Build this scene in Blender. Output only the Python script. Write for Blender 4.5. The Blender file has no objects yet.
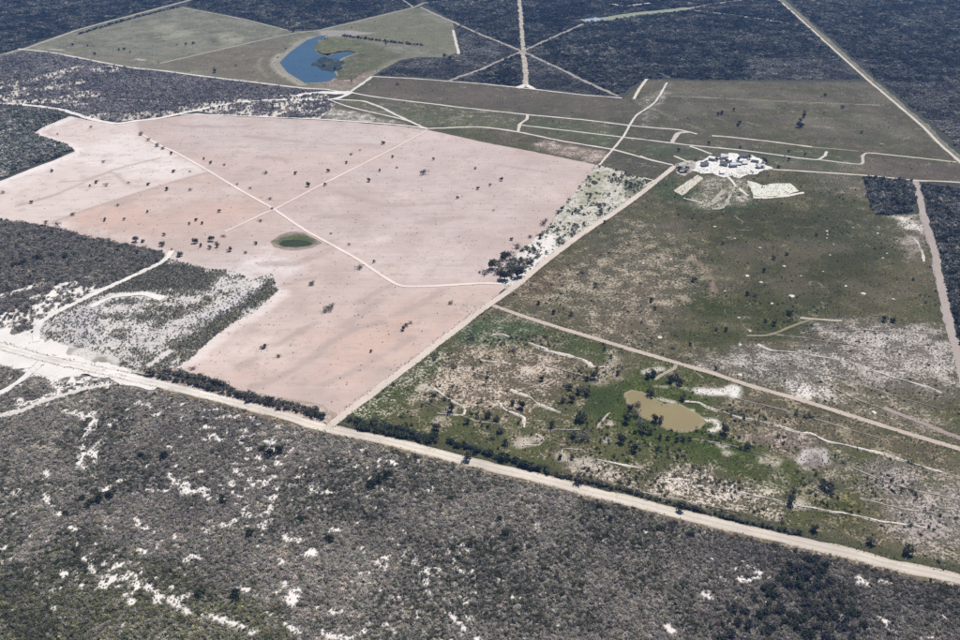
import bpy, bmesh, math, random
import numpy as np
from mathutils import Vector

rng = np.random.default_rng(11)
random.seed(11)
sc = bpy.context.scene
COL = sc.collection

# ------------------------------------------------------------------ camera, sky, sun
CAM_H, PITCH, FPX = 350.0, math.radians(29.0), 934.0
cam_d = bpy.data.cameras.new('camera')
cam_d.sensor_width = 36.0
cam_d.lens = 36.0 * FPX / 960.0
cam_d.clip_start, cam_d.clip_end = 1.0, 60000.0
cam = bpy.data.objects.new('camera', cam_d)
COL.objects.link(cam)
cam.location = (0, 0, CAM_H)
cam.rotation_euler = (math.pi / 2 - PITCH, 0, 0)
sc.camera = cam

SUN_EL, SUN_AZ = math.radians(57), math.radians(28)      # azimuth from +Y towards +X
world = bpy.data.worlds.new('World'); sc.world = world; world.use_nodes = True
wn = world.node_tree.nodes; wl = world.node_tree.links
sky = wn.new('ShaderNodeTexSky'); sky.sky_type = 'NISHITA'; sky.sun_disc = False
sky.sun_elevation = SUN_EL; sky.sun_rotation = SUN_AZ
sky.altitude = 100; sky.air_density = 1.0; sky.dust_density = 0.6; sky.ozone_density = 1.0
wn['Background'].inputs[1].default_value = 0.05
wl.new(sky.outputs[0], wn['Background'].inputs[0])
sl = bpy.data.lights.new('sun', 'SUN'); sl.energy = 5.0; sl.angle = math.radians(0.53); sl.color = (1.0, 0.945, 0.87)
sun = bpy.data.objects.new('sun', sl); COL.objects.link(sun)
sdir = Vector((math.sin(SUN_AZ) * math.cos(SUN_EL), math.cos(SUN_AZ) * math.cos(SUN_EL), math.sin(SUN_EL)))
sun.rotation_euler = (-sdir).to_track_quat('-Z', 'Y').to_euler(); sun.location = (300, 500, 600)
sc.view_settings.view_transform = 'Standard'; sc.view_settings.look = 'None'
sc.view_settings.exposure = 0.27; sc.view_settings.gamma = 1.0
sc.view_settings.use_curve_mapping = False
sc.render.engine = 'CYCLES'
sc.cycles.use_denoising = False
sc.cycles.max_bounces = 5; sc.cycles.diffuse_bounces = 2; sc.cycles.volume_bounces = 0
sc.cycles.transparent_max_bounces = 6

# ------------------------------------------------------------------ survey: photo point -> ground point
SP, CP = math.sin(PITCH), math.cos(PITCH)
def gp(pts):
    """ground plan coordinates (metres) of surveyed points"""
    p = np.asarray(pts, float).reshape(-1, 2)
    dx = (p[:, 0] - 480) / FPX; dv = (p[:, 1] - 320) / FPX
    t = CAM_H / (SP + dv * CP)
    return np.stack([t * dx, t * (CP - dv * SP)], 1)

# ------------------------------------------------------------------ numeric helpers
def _h(ix, iy, s):
    n = (ix.astype(np.int64) * 374761393 + iy.astype(np.int64) * 668265263 + s * 974634777) & 0x7fffffff
    n = ((n ^ (n >> 13)) * 1274126177) & 0x7fffffff
    return ((n ^ (n >> 16)) & 0xffff) / 65535.0
def vnoise(P, size, seed=0):
    q = P / size; i = np.floor(q); f = q - i; f = f * f * (3 - 2 * f)
    ix, iy = i[:, 0], i[:, 1]
    a = _h(ix, iy, seed); b = _h(ix + 1, iy, seed); c = _h(ix, iy + 1, seed); d = _h(ix + 1, iy + 1, seed)
    return (a * (1 - f[:, 0]) + b * f[:, 0]) * (1 - f[:, 1]) + (c * (1 - f[:, 0]) + d * f[:, 0]) * f[:, 1]
def fbm(P, size, seed=0, oct=4):
    v = 0; w = 0.5; s = 0
    for k in range(oct):
        v = v + w * vnoise(P, size / 2 ** k, seed + k * 17); s += w; w *= 0.55
    return v / s
def sstep(a, b, x):
    t = np.clip((x - a) / (b - a + 1e-9), 0, 1); return t * t * (3 - 2 * t)
def dist_line(P, L):
    best = np.full(len(P), 1e9)
    for a, b in zip(L[:-1], L[1:]):
        d = b - a; t = np.clip(((P - a) @ d) / max(d @ d, 1e-9), 0, 1)
        best = np.minimum(best, np.hypot(*(P - a - t[:, None] * d).T))
    return best
def near_line(P, L):
    best = np.full(len(P), 1e9); Q = P.copy()
    for a, b in zip(L[:-1], L[1:]):
        d = b - a; t = np.clip(((P - a) @ d) / max(d @ d, 1e-9), 0, 1)
        q = a + t[:, None] * d; r = np.hypot(*(P - q).T); m = r < best
        best[m] = r[m]; Q[m] = q[m]
    return best, Q
def inside(P, poly):
    x, y = P[:, 0], P[:, 1]; c = np.zeros(len(P), bool); n = len(poly)
    for i in range(n):
        x1, y1 = poly[i]; x2, y2 = poly[(i + 1) % n]
        if y1 == y2: continue
        m = (y1 > y) != (y2 > y)
        c ^= m & (x < (x2 - x1) * (y - y1) / (y2 - y1) + x1)
    return c
def ring(poly): return np.vstack([poly, poly[:1]])
def densify(L, step, jitter=0.0, smooth=True):
    L = np.asarray(L, float)
    if smooth and len(L) > 2:
        E = np.vstack([2 * L[0] - L[1], L, 2 * L[-1] - L[-2]]); out = []
        for i in range(1, len(E) - 2):
            p0, p1, p2, p3 = E[i - 1:i + 3]; n = max(1, int(np.hypot(*(p2 - p1)) / step)); t = np.linspace(0, 1, n, endpoint=False)[:, None]
            m1, m2 = (p2 - p0) * .35, (p3 - p1) * .35
            out.append((2*t**3 - 3*t**2 + 1) * p1 + (t**3 - 2*t**2 + t) * m1 + (-2*t**3 + 3*t**2) * p2 + (t**3 - t**2) * m2)
        R = np.vstack(out + [L[-1:]])
    else:
        out = []
        for p1, p2 in zip(L[:-1], L[1:]):
            n = max(1, int(np.hypot(*(p2 - p1)) / step)); t = np.linspace(0, 1, n, endpoint=False)[:, None]
            out.append(p1 + t * (p2 - p1))
        R = np.vstack(out + [L[-1:]])
    if jitter:
        R[1:-1] += (rng.random((len(R) - 2, 2)) - .5) * 2 * jitter
    return R

# ------------------------------------------------------------------ materials
MATS = {}
def nodes(name):
    m = bpy.data.materials.new(name); m.use_nodes = True; m.node_tree.nodes.clear()
    MATS[name] = m
    return m, m.node_tree.nodes, m.node_tree.links
def mth(N, L, op, a, b=None, c=None, clamp=False):
    n = N.new('ShaderNodeMath'); n.operation = op; n.use_clamp = clamp
    for k, v in enumerate((a, b, c)):
        if v is None: continue
        if isinstance(v, (int, float)): n.inputs[k].default_value = v
        else: L.new(v, n.inputs[k])
    return n.outputs[0]
def mixc(N, L, fac, a, b, mode='MIX'):
    n = N.new('ShaderNodeMix'); n.data_type = 'RGBA'; n.blend_type = mode
    for k, v in ((0, fac), (6, a), (7, b)):
        if isinstance(v, (int, float)): n.inputs[k].default_value = v
        elif isinstance(v, tuple): n.inputs[k].default_value = (*v, 1)
        else: L.new(v, n.inputs[k])
    return n.outputs[2]
def noise(N, L, vec, scale, detail=4, rough=0.6):
    n = N.new('ShaderNodeTexNoise'); n.inputs['Scale'].default_value = scale
    n.inputs['Detail'].default_value = detail; n.inputs['Roughness'].default_value = rough
    L.new(vec, n.inputs['Vector']); return n.outputs['Fac']
def ground_material(name, fscale=0.32, var=0.28, grain=0.3, bump=0.25, stretch=None, ang=0.0, paths=0.0, till=0.0):
    """surface whose colour, fleck colour and fleck density are surveyed attributes; noise breaks them up"""
    m, N, L = nodes(name)
    out = N.new('ShaderNodeOutputMaterial'); b = N.new('ShaderNodeBsdfPrincipled')
    b.inputs['Roughness'].default_value = 0.95; b.inputs['Specular IOR Level'].default_value = 0.08
    L.new(b.outputs[0], out.inputs[0])
    geo = N.new('ShaderNodeNewGeometry'); pos = geo.outputs['Position']
    if stretch:
        mp = N.new('ShaderNodeMapping'); mp.inputs['Rotation'].default_value = (0, 0, ang); mp.inputs['Scale'].default_value = (1, stretch, 1)
        L.new(pos, mp.inputs['Vector']); vec = mp.outputs[0]
    else: vec = pos
    at = {}
    for k in ('base', 'fleck', 'dens'):
        a = N.new('ShaderNodeAttribute'); a.attribute_name = k; at[k] = a
    n1 = noise(N, L, vec, fscale, 5, 0.72)
    nb = noise(N, L, pos, fscale * .22, 4, 0.6)
    n1 = mth(N, L, 'MULTIPLY_ADD', nb, .45, mth(N, L, 'MULTIPLY_ADD', n1, .95, -.20))
    thr = mth(N, L, 'MULTIPLY_ADD', at['dens'].outputs['Fac'], -0.42, 0.73)
    d = mth(N, L, 'SUBTRACT', n1, thr)
    msk = mth(N, L, 'MULTIPLY_ADD', d, 11.0, 0.42, clamp=True)
    c = mixc(N, L, msk, at['base'].outputs['Color'], at['fleck'].outputs['Color'])
    if paths:      # cattle paths and rills: thin winding lines, worn here and there
        for sc_, th, of in ((0.016, .010, 0.0), (0.033, .012, 57.0)):
            mo = N.new('ShaderNodeMapping'); mo.inputs['Location'].default_value = (of, of * 2, 0); L.new(pos, mo.inputs['Vector'])
            nl = noise(N, L, mo.outputs[0], sc_, 3, .5); ad = mth(N, L, 'ABSOLUTE', mth(N, L, 'SUBTRACT', nl, .5))
            ln = mth(N, L, 'MULTIPLY_ADD', ad, -1.0 / th, 1.0, clamp=True)
            gate = mth(N, L, 'MULTIPLY_ADD', noise(N, L, mo.outputs[0], .045, 3, .6), 9.0, -4.9, clamp=True)
            brk = mth(N, L, 'MULTIPLY_ADD', n1, 5.0, -2.1, clamp=True)
            f = mth(N, L, 'MULTIPLY', mth(N, L, 'MULTIPLY', ln, gate), mth(N, L, 'MULTIPLY', brk, paths))
            c = mixc(N, L, f, c, (.42, .37, .31))
    n2 = noise(N, L, vec, 0.03, 7, 0.62)
    v2 = mth(N, L, 'MULTIPLY_ADD', n2, 2 * var, 1 - var)
    n3 = noise(N, L, vec, 1.1, 3, 0.7)
    v3 = mth(N, L, 'MULTIPLY_ADD', n3, 2 * grain, 1 - grain)
    v = mth(N, L, 'MULTIPLY', v2, v3)
    if till:       # drag marks of the clearing machines
        for an, ss in ((0.62, .10), (-0.25, .16)):
            mp = N.new('ShaderNodeMapping'); mp.inputs['Rotation'].default_value = (0, 0, an); mp.inputs['Scale'].default_value = (.10, 1.6, 1); L.new(pos, mp.inputs['Vector'])
            nt = noise(N, L, mp.outputs[0], ss, 5, .65)
            v = mth(N, L, 'MULTIPLY', v, mth(N, L, 'MULTIPLY_ADD', nt, 2 * till, 1 - till))
    cv = N.new('ShaderNodeCombineColor')
    for k in range(3): L.new(v, cv.inputs[k])
    c2 = mixc(N, L, 1.0, c, cv.outputs[0], 'MULTIPLY')
    L.new(c2, b.inputs['Base Color'])
    if bump:
        bp = N.new('ShaderNodeBump'); bp.inputs['Strength'].default_value = 0.5; bp.inputs['Distance'].default_value = bump
        L.new(n1, bp.inputs['Height']); L.new(bp.outputs[0], b.inputs['Normal'])
    return m
ground_material('bare_soil', 0.22, 0.17, 0.22, 0.14, till=.11)
ground_material('pasture_soil', 0.5, 0.36, 0.5, 0.5, paths=.8)
ground_material('scrub_soil', 0.7, 0.25, 0.25, 0.30)
ground_material('road_sand', 0.5, 0.10, 0.12, 0.10)

m, N, L = nodes('far_ground')
out = N.new('ShaderNodeOutputMaterial'); b = N.new('ShaderNodeBsdfPrincipled'); b.inputs['Roughness'].default_value = 1; b.inputs['Specular IOR Level'].default_value = 0.05
geo = N.new('ShaderNodeNewGeometry')
n1 = noise(N, L, geo.outputs['Position'], 0.12, 8, 0.7); n2 = noise(N, L, geo.outputs['Position'], 0.006, 5, 0.6)
rr = mth(N, L, 'MULTIPLY_ADD', n1, 2.6, -0.85, clamp=True)
c = mixc(N, L, rr, (0.030, 0.032, 0.024), (0.085, 0.082, 0.068)); c = mixc(N, L, n2, c, (0.05, 0.052, 0.04))
L.new(c, b.inputs['Base Color']); L.new(b.outputs[0], out.inputs[0])

def foliage_material(name, trans=0.3):
    m, N, L = nodes(name)
    out = N.new('ShaderNodeOutputMaterial')
    t = N.new('ShaderNodeAttribute'); t.attribute_type = 'INSTANCER'; t.attribute_name = 'tint'
    v = N.new('ShaderNodeAttribute'); v.attribute_name = 'leafvar'
    cc = N.new('ShaderNodeCombineColor')
    for k in range(3): L.new(v.outputs['Fac'], cc.inputs[k])
    c = mixc(N, L, 1.0, t.outputs['Color'], cc.outputs[0], 'MULTIPLY')
    d = N.new('ShaderNodeBsdfDiffuse'); L.new(c, d.inputs[0])
    tr = N.new('ShaderNodeBsdfTranslucent'); L.new(c, tr.inputs[0])
    mx = N.new('ShaderNodeMixShader'); mx.inputs[0].default_value = trans
    L.new(d.outputs[0], mx.inputs[1]); L.new(tr.outputs[0], mx.inputs[2]); L.new(mx.outputs[0], out.inputs[0])
foliage_material('foliage')
def plain(name, col, rough=0.8, spec=0.2, nscale=2.0, var=0.25):
    m, N, L = nodes(name)
    out = N.new('ShaderNodeOutputMaterial'); b = N.new('ShaderNodeBsdfPrincipled')
    b.inputs['Roughness'].default_value = rough; b.inputs['Specular IOR Level'].default_value = spec
    tc = N.new('ShaderNodeTexCoord'); n = noise(N, L, tc.outputs['Object'], nscale, 4, .6)
    v = mth(N, L, 'MULTIPLY_ADD', n, 2 * var, 1 - var); cc = N.new('ShaderNodeCombineColor')
    for k in range(3): L.new(v, cc.inputs[k])
    L.new(mixc(N, L, 1.0, col, cc.outputs[0], 'MULTIPLY'), b.inputs['Base Color']); L.new(b.outputs[0], out.inputs[0])
plain('bark', (0.13, 0.11, 0.10))
def water(name, deep, shallow, rough=0.12, spec=0.5, wave=0.35):
    m, N, L = nodes(name)
    out = N.new('ShaderNodeOutputMaterial'); b = N.new('ShaderNodeBsdfPrincipled')
    b.inputs['Roughness'].default_value = rough; b.inputs['Specular IOR Level'].default_value = spec; b.inputs['IOR'].default_value = 1.33
    geo = N.new('ShaderNodeNewGeometry'); n = noise(N, L, geo.outputs['Position'], 0.02, 4, .55)
    f = mth(N, L, 'MULTIPLY_ADD', n, 2.4, -0.7, clamp=True)
    L.new(mixc(N, L, f, deep, shallow), b.inputs['Base Color'])
    w = noise(N, L, geo.outputs['Position'], 0.9, 3, .6); bp = N.new('ShaderNodeBump'); bp.inputs['Strength'].default_value = wave; bp.inputs['Distance'].default_value = 0.1
    L.new(w, bp.inputs['Height']); L.new(bp.outputs[0], b.inputs['Normal']); L.new(b.outputs[0], out.inputs[0])
water('reservoir_water', (0.030, 0.070, 0.125), (0.042, 0.088, 0.145), 0.15, 0.28)
water('muddy_water', (0.195, 0.160, 0.080), (0.23, 0.19, 0.098), 0.25, 0.25)
water('green_water', (0.028, 0.036, 0.016), (0.045, 0.055, 0.024), 0.4, 0.08)
water('pale_water', (0.30, 0.37, 0.46), (0.34, 0.40, 0.46), 0.25, 0.4)

# ------------------------------------------------------------------ object helpers
def tag(o, label=None, cat=None, group=None, kind=None):
    if label: o['label'] = label
    if cat: o['category'] = cat
    if group: o['group'] = group
    if kind: o['kind'] = kind
    return o
def mesh_obj(name, V, F, mat, parent=None, smooth=True):
    me = bpy.data.meshes.new(name)
    me.from_pydata(V.tolist() if hasattr(V, 'tolist') else V, [], F.tolist() if hasattr(F, 'tolist') else F)
    if smooth: me.shade_smooth()
    me.materials.append(MATS[mat])
    o = bpy.data.objects.new(name, me); COL.objects.link(o)
    if parent: o.parent = parent
    return o
def set_attrs(me, base, fleck, dens):
    n = len(me.vertices)
    for nm, c in (('base', base), ('fleck', fleck)):
        a = me.attributes.new(nm, 'FLOAT_COLOR', 'POINT'); q = np.ones((n, 4), np.float32); q[:, :3] = c; a.data.foreach_set('color', q.ravel())
    a = me.attributes.new('dens', 'FLOAT', 'POINT'); a.data.foreach_set('value', np.broadcast_to(dens, n).astype(np.float32).copy())

class Paint:
    """surveyed ground colours for a set of points"""
    def __init__(s, P, base, fleck=(.5, .5, .5), dens=0.0):
        s.P = P; n = len(P); s.b = np.tile(np.array(base, float), (n, 1)); s.f = np.tile(np.array(fleck, float), (n, 1)); s.d = np.full(n, float(dens))
        s.wob = (fbm(P, 22, 5) - .5) * .8 + (fbm(P, 60, 6) - .5) * .6; s.fine = fbm(P, 5, 7, 3)
    def _mix(s, w, base, fleck, dens):
        if base is not None: s.b += w[:, None] * (np.array(base) - s.b)
        if fleck is not None: s.f += w[:, None] * (np.array(fleck) - s.f)
        if dens is not None: s.d += w * (dens - s.d)
    def line(s, px, width, base=None, fleck=None, dens=None, k=1.0, soft=.6, wob=.5):
        d = dist_line(s.P, densify(gp(px), 12)) + s.wob * width * wob + (s.fine - .5) * width * wob * .9
        s._mix(k * (1 - sstep(width * .5 * (1 - soft), width * .5 * (1 + soft), d)), base, fleck, dens)
    def poly(s, px, base=None, fleck=None, dens=None, k=1.0, soft=8.0, wob=1.0):
        g = gp(px); d = dist_line(s.P, ring(g)); d = np.where(inside(s.P, g), -d, d) + s.wob * soft * 4 * wob + (s.fine - .5) * min(soft, 6) * 1.6 * wob; soft = soft * 1.1
        s._mix(k * (1 - sstep(-soft, soft, d)), base, fleck, dens)
    def blob(s, x, y, r, base=None, fleck=None, dens=None, k=1.0, ecc=1.0):
        c = gp([(x, y)])[0]; q = (s.P - c) * np.array([1, 1 / ecc]); d = np.hypot(*q.T) / r + s.wob * 1.0 + (s.fine - .5) * 1.1
        s._mix(k * (1 - sstep(.4, 1.15, d)), base, fleck, dens)
    def cloud(s, size, seed, lo, hi, base=None, fleck=None, dens=None, k=1.0):
        s._mix(k * sstep(lo, hi, fbm(s.P, size, seed)), base, fleck, dens)

def sheet(name, px, cell, z, mat, paint, label, cat, jitter=0.6, relief=0.0):
    g = ring(gp(px)); poly = densify(g, max(cell * 2.5, 5), jitter, smooth=False)[:-1]
    lo, hi = poly.min(0) - cell, poly.max(0) + cell
    nx, ny = (np.ceil((hi - lo) / cell)).astype(int)
    cx, cy = np.meshgrid(np.arange(nx), np.arange(ny), indexing='ij')
    C = np.stack([lo[0] + (cx + .5) * cell, lo[1] + (cy + .5) * cell], -1).reshape(-1, 2)
    ins = inside(C, poly).reshape(nx, ny)
    idx = lambda i, j: i * (ny + 1) + j
    ii, jj = np.nonzero(ins)
    F = np.stack([idx(ii, jj), idx(ii + 1, jj), idx(ii + 1, jj + 1), idx(ii, jj + 1)], 1)
    cnt = np.zeros((nx + 1) * (ny + 1), int); np.add.at(cnt, F.ravel(), 1)
    used = np.nonzero(cnt)[0]; mp = np.full(len(cnt), -1); mp[used] = np.arange(len(used))
    P = np.stack([lo[0] + (used // (ny + 1)) * cell, lo[1] + (used % (ny + 1)) * cell], 1)
    edge = cnt[used] < 4
    d, Q = near_line(P[edge], ring(poly)); Pe = P[edge]; ok = d < cell * 1.3; Pe[ok] = Q[ok]; P[edge] = Pe
    zz = np.full(len(P), z)
    if relief: zz = zz + np.where(edge, 0, relief * fbm(P, 9, 3))
    V = np.column_stack([P, zz])
    o = mesh_obj(name, V, mp[F], mat)
    p = paint(P); p.d = p.d + (fbm(P, 11, 19, 3) - .5) * .55 * (mat == 'pasture_soil'); set_attrs(o.data, np.clip(p.b, 0.004, .9), np.clip(p.f, 0.004, .9), p.d)
    tag(o, label, cat, kind='structure'); return o

ROADS = []       # (world polyline, half width) for keeping plants off
road_z = [0.10]
def ribbon(name, px, width, col, label, cat, mat='road_sand', height=0.0, z=None, step=3.0, fleck=None, dens=0.25, rag=0.16, kind='structure', keep=True, w2=None, edgecol=None, col0=None, smooth=True):
    g = gp(px); Lr = densify(g, step, 0.0, smooth); n = len(Lr)
    T = np.gradient(Lr, axis=0); T /= np.hypot(*T.T)[:, None] + 1e-9; Nn = np.stack([-T[:, 1], T[:, 0]], 1)
    t = np.linspace(0, 1, n); w = width if w2 is None else width + (w2 - width) * t
    w = np.broadcast_to(w, n) * 0.5
    if z is None: z = road_z[0]; road_z[0] += 0.004
    offs = np.array([-1, -.72, -.4, 0, .4, .72, 1.0]); prof = np.array([0, .35, .85, 1, .85, .35, 0]) * height
    sd = int(rng.integers(1000)); V = []; U = []; gap = np.clip(.4 + 1.9 * (fbm(Lr, 13, sd + 77) - .2), .25, 1.25) if height else 1.0
    for k, (o_, h_) in enumerate(zip(offs, prof)):
        wig = gap * (1 + rag * 2 * (fbm(Lr, 9, sd + k) - .5) * 2 * (abs(o_) > .6))
        lat = Lr + Nn * (o_ * w * wig)[:, None] + Nn * ((fbm(Lr, 30, sd) - .5) * width * rag * 1.6 + (fbm(Lr, 16, sd + 5) - .5) * (3.6 if height else 0))[:, None]
        hh = z + h_ * (0.55 + 0.9 * fbm(Lr, 6, sd + 50)); V.append(np.column_stack([lat, np.broadcast_to(hh, n)])); U.append(np.full(n, o_))
    V = np.concatenate(V); U = np.concatenate(U)
    F = []
    for k in range(6):
        a = np.arange(n - 1) + k * n; F.append(np.stack([a, a + 1, a + 1 + n, a + n], 1)[:, ::-1])
    o = mesh_obj(name, V, np.concatenate(F), mat)
    base = np.tile(np.array(col, float), (len(V), 1))
    if col0 is not None: kk = np.tile(sstep(.26, .46, t), 7)[:, None]; base = np.array(col0) * (1 - kk) + base * kk
    base *= (0.88 + .24 * fbm(V[:, :2], 14, sd + 3))[:, None]
    if edgecol is not None:
        lane = np.select([np.abs(np.abs(U) - .4) < .05, np.abs(U) < .05, np.abs(np.abs(U) - .72) < .05], [1.06, .86, .93], 1.0)[:, None]
        base = base * lane * (.72 + .56 * fbm(V[:, :2] * np.array([1, 1.0]), 26, sd + 9))[:, None]
        e = (np.abs(U) > .9)[:, None]; base = np.where(e, np.array(edgecol), base)
    set_attrs(o.data, base, np.array(fleck if fleck is not None else [c * .72 for c in col]), dens)
    tag(o, label, cat, kind=kind)
    if keep: ROADS.append((densify(g, 12, 0, smooth), float(np.max(w))))
    return o

# ------------------------------------------------------------------ colours (linear albedo)
SAND = (0.51, 0.475, 0.445); WHITE = (0.60, 0.575, 0.555); ROADC = (0.46, 0.41, 0.36); PINK = (0.44, 0.355, 0.325); PINK2 = (0.46, 0.335, 0.28); PALE = (0.58, 0.515, 0.485)
OLIVE = (0.082, 0.077, 0.034); GREEN = (0.054, 0.063, 0.020); BROWN = (0.115, 0.092, 0.068); STRAW = (0.30, 0.25, 0.19); LITTER = (0.15, 0.14, 0.135)

# ------------------------------------------------------------------ ground to the horizon
R_ = 9000
V = np.array([[-R_, -2500, 0], [R_, -2500, 0], [R_, 12000, 0], [-R_, 12000, 0.0]])
o = mesh_obj('ground', V, np.array([[0, 1, 2, 3]]), 'far_ground'); tag(o, 'wide flat plain of dark dry bushland reaching the horizon', 'ground', kind='structure')

# ------------------------------------------------------------------ surveyed outlines (photo points)
PINK_POLY = [(-130, 236), (-60, 205), (0, 181), (30, 169), (52, 161), (75, 151), (67, 144), (48, 138), (34, 133), (43, 127), (70, 116), (93, 121), (117, 125), (140, 121), (160, 119), (197, 113), (227, 116), (320, 120), (400, 126), (430, 130), (480, 141.5), (520, 149), (560, 157), (596, 164.5), (577, 192), (560, 209), (547, 229), (528, 246), (513, 258), (500, 274), (506, 288), (480, 309), (460, 325), (430, 349), (400, 372), (370, 395), (340, 416), (320, 404), (280, 397), (245, 391), (213, 379), (177, 368), (193, 356), (218, 333), (237, 320), (253, 313), (277, 291), (272, 274), (250, 281), (235, 272), (202, 269), (170, 261), (160, 251), (133, 246), (83, 237), (63, 230), (22, 223), (0, 221), (-60, 216), (-130, 250)]
TRI = [(596, 164.5), (625, 172), (645, 179), (648, 188), (612, 214), (580, 236), (547, 260), (520, 282), (506, 290), (498, 274), (513, 256), (530, 243), (549, 226), (562, 206), (577, 190)]
LOWP = [(344, 415), (370, 397), (400, 375), (430, 352), (460, 329), (495, 306), (538, 322), (580, 334), (640, 352), (680, 364), (715, 374), (748, 385), (800, 400), (850, 415), (893, 429), (960, 449), (1090, 486), (1090, 606), (1000, 586), (960, 574), (896, 560), (858, 550), (800, 535), (736, 521), (688, 511), (640, 498), (588, 485), (560, 478), (520, 468), (480, 458), (440, 449), (400, 440), (360, 430), (338, 422)]
UPP = [(495, 305), (520, 284), (547, 261), (580, 236), (612, 215), (640, 195), (657, 181), (675, 167), (690, 163), (773, 169), (800, 171), (863, 176), (868, 195), (878, 216), (920, 214), (923, 214), (933, 247), (942, 289), (949, 321), (955, 343), (962, 376), (985, 440), (985, 458), (960, 449), (893, 429), (850, 415), (800, 400), (748, 385), (715, 374), (680, 364), (640, 352), (580, 334), (538, 322)]
FARP = [(352, 92), (372, 77), (413, 78.5), (480, 84), (522, 88.5), (580, 95), (622, 99), (640, 85), (650, 80), (700, 81), (790, 81.5), (870, 82), (898, 106), (923, 126), (943, 146), (960, 161), (1060, 252), (1060, 205), (960, 182), (915, 180), (867, 176), (800, 171), (773, 169.5), (690, 164), (675, 166), (657, 180), (645, 180), (625, 172), (596, 164.5), (560, 157), (520, 149), (480, 141.5), (430, 130), (400, 126), (320, 120), (335, 104)]
TLP = [(25, 49), (78, 31), (120, 19.5), (160, 9), (182, 6.5), (240, 19), (288, 31), (320, 30.5), (370, 18.5), (413, 8), (422, 8), (453, 23), (458, 52), (447, 57), (417, 57), (400, 60), (383, 69), (372, 76), (350, 92), (320, 89), (302, 88), (260, 83), (210, 77), (160, 70), (130, 67), (80, 58.5), (48, 52)]
BUL = [(-140, 52), (0, 56), (22, 52), (48, 53), (80, 60), (130, 69), (210, 79), (302, 90), (325, 92), (335, 104), (320, 119), (227, 115), (197, 111), (160, 117), (138, 119), (117, 122), (93, 118), (67, 110), (45, 107), (0, 105), (-140, 108)]
FL = [(-150, 112), (0, 110), (33, 108.5), (62, 112), (68, 117), (42, 127), (33, 134), (47, 139), (67, 145), (73, 150), (50, 160), (30, 167), (0, 179), (-60, 203), (-150, 242)]
SL1 = [(-150, 250), (-60, 214), (0, 220), (22, 222.5), (63, 229.5), (83, 236.5), (133, 245.5), (163, 253), (166, 262), (110, 287), (67, 307), (42, 321), (36, 342), (0, 338), (-100, 318), (-150, 312)]
SL2 = [(42, 321), (67, 307), (110, 287), (160, 264), (170, 259), (202, 268), (235, 271), (250, 280), (272, 273), (278, 291), (253, 314), (237, 321), (218, 334), (193, 357), (175, 369), (150, 376), (117, 369), (80, 361), (37, 350)]
FG = [(-150, 318), (-40, 345), (0, 356), (40, 366), (80, 373), (117, 380), (160, 389), (200, 399), (240, 408), (280, 419), (320, 431), (360, 440), (400, 449), (440, 459), (480, 469), (520, 480), (560, 489), (588, 497), (640, 509), (680, 519), (736, 534), (800, 549), (858, 563), (896, 573), (960, 587), (1100, 622), (1130, 720), (-130, 720)]
FR1 = [(864, 178), (915, 181), (917, 212), (876, 216), (867, 196)]
FR2 = [(921, 184), (1110, 214), (1110, 640), (1000, 480), (966, 362), (953, 320), (947, 289), (938, 247), (928, 214)]
MASK_TOP = [[(-170, -30), (200, -30), (193, -1), (160, 7), (120, 17.5), (78, 29), (25, 47), (0, 54), (-140, 88), (-170, 95)],
            [(200, -30), (195, -1), (184, 5.5), (240, 17.5), (288, 29.5), (320, 29.3), (370, 17), (413, 7), (422, 2), (432, -30)],
            [(430, -30), (424, 4), (455, 22), (459, 53), (447, 58), (417, 58), (400, 61), (384, 70), (376, 75.5), (413, 77), (480, 82.8), (522, 87), (580, 93.5), (620, 97), (640, 83), (650, 79), (700, 80), (790, 80.5), (864, 80), (833, 50), (800, 20), (780, 0), (750, -30)],
            [(772, -30), (788, 0), (805, 16), (840, 47), (874, 78), (905, 104), (930, 124), (950, 144), (966, 157), (1110, 275), (1110, -30)]]

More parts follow.
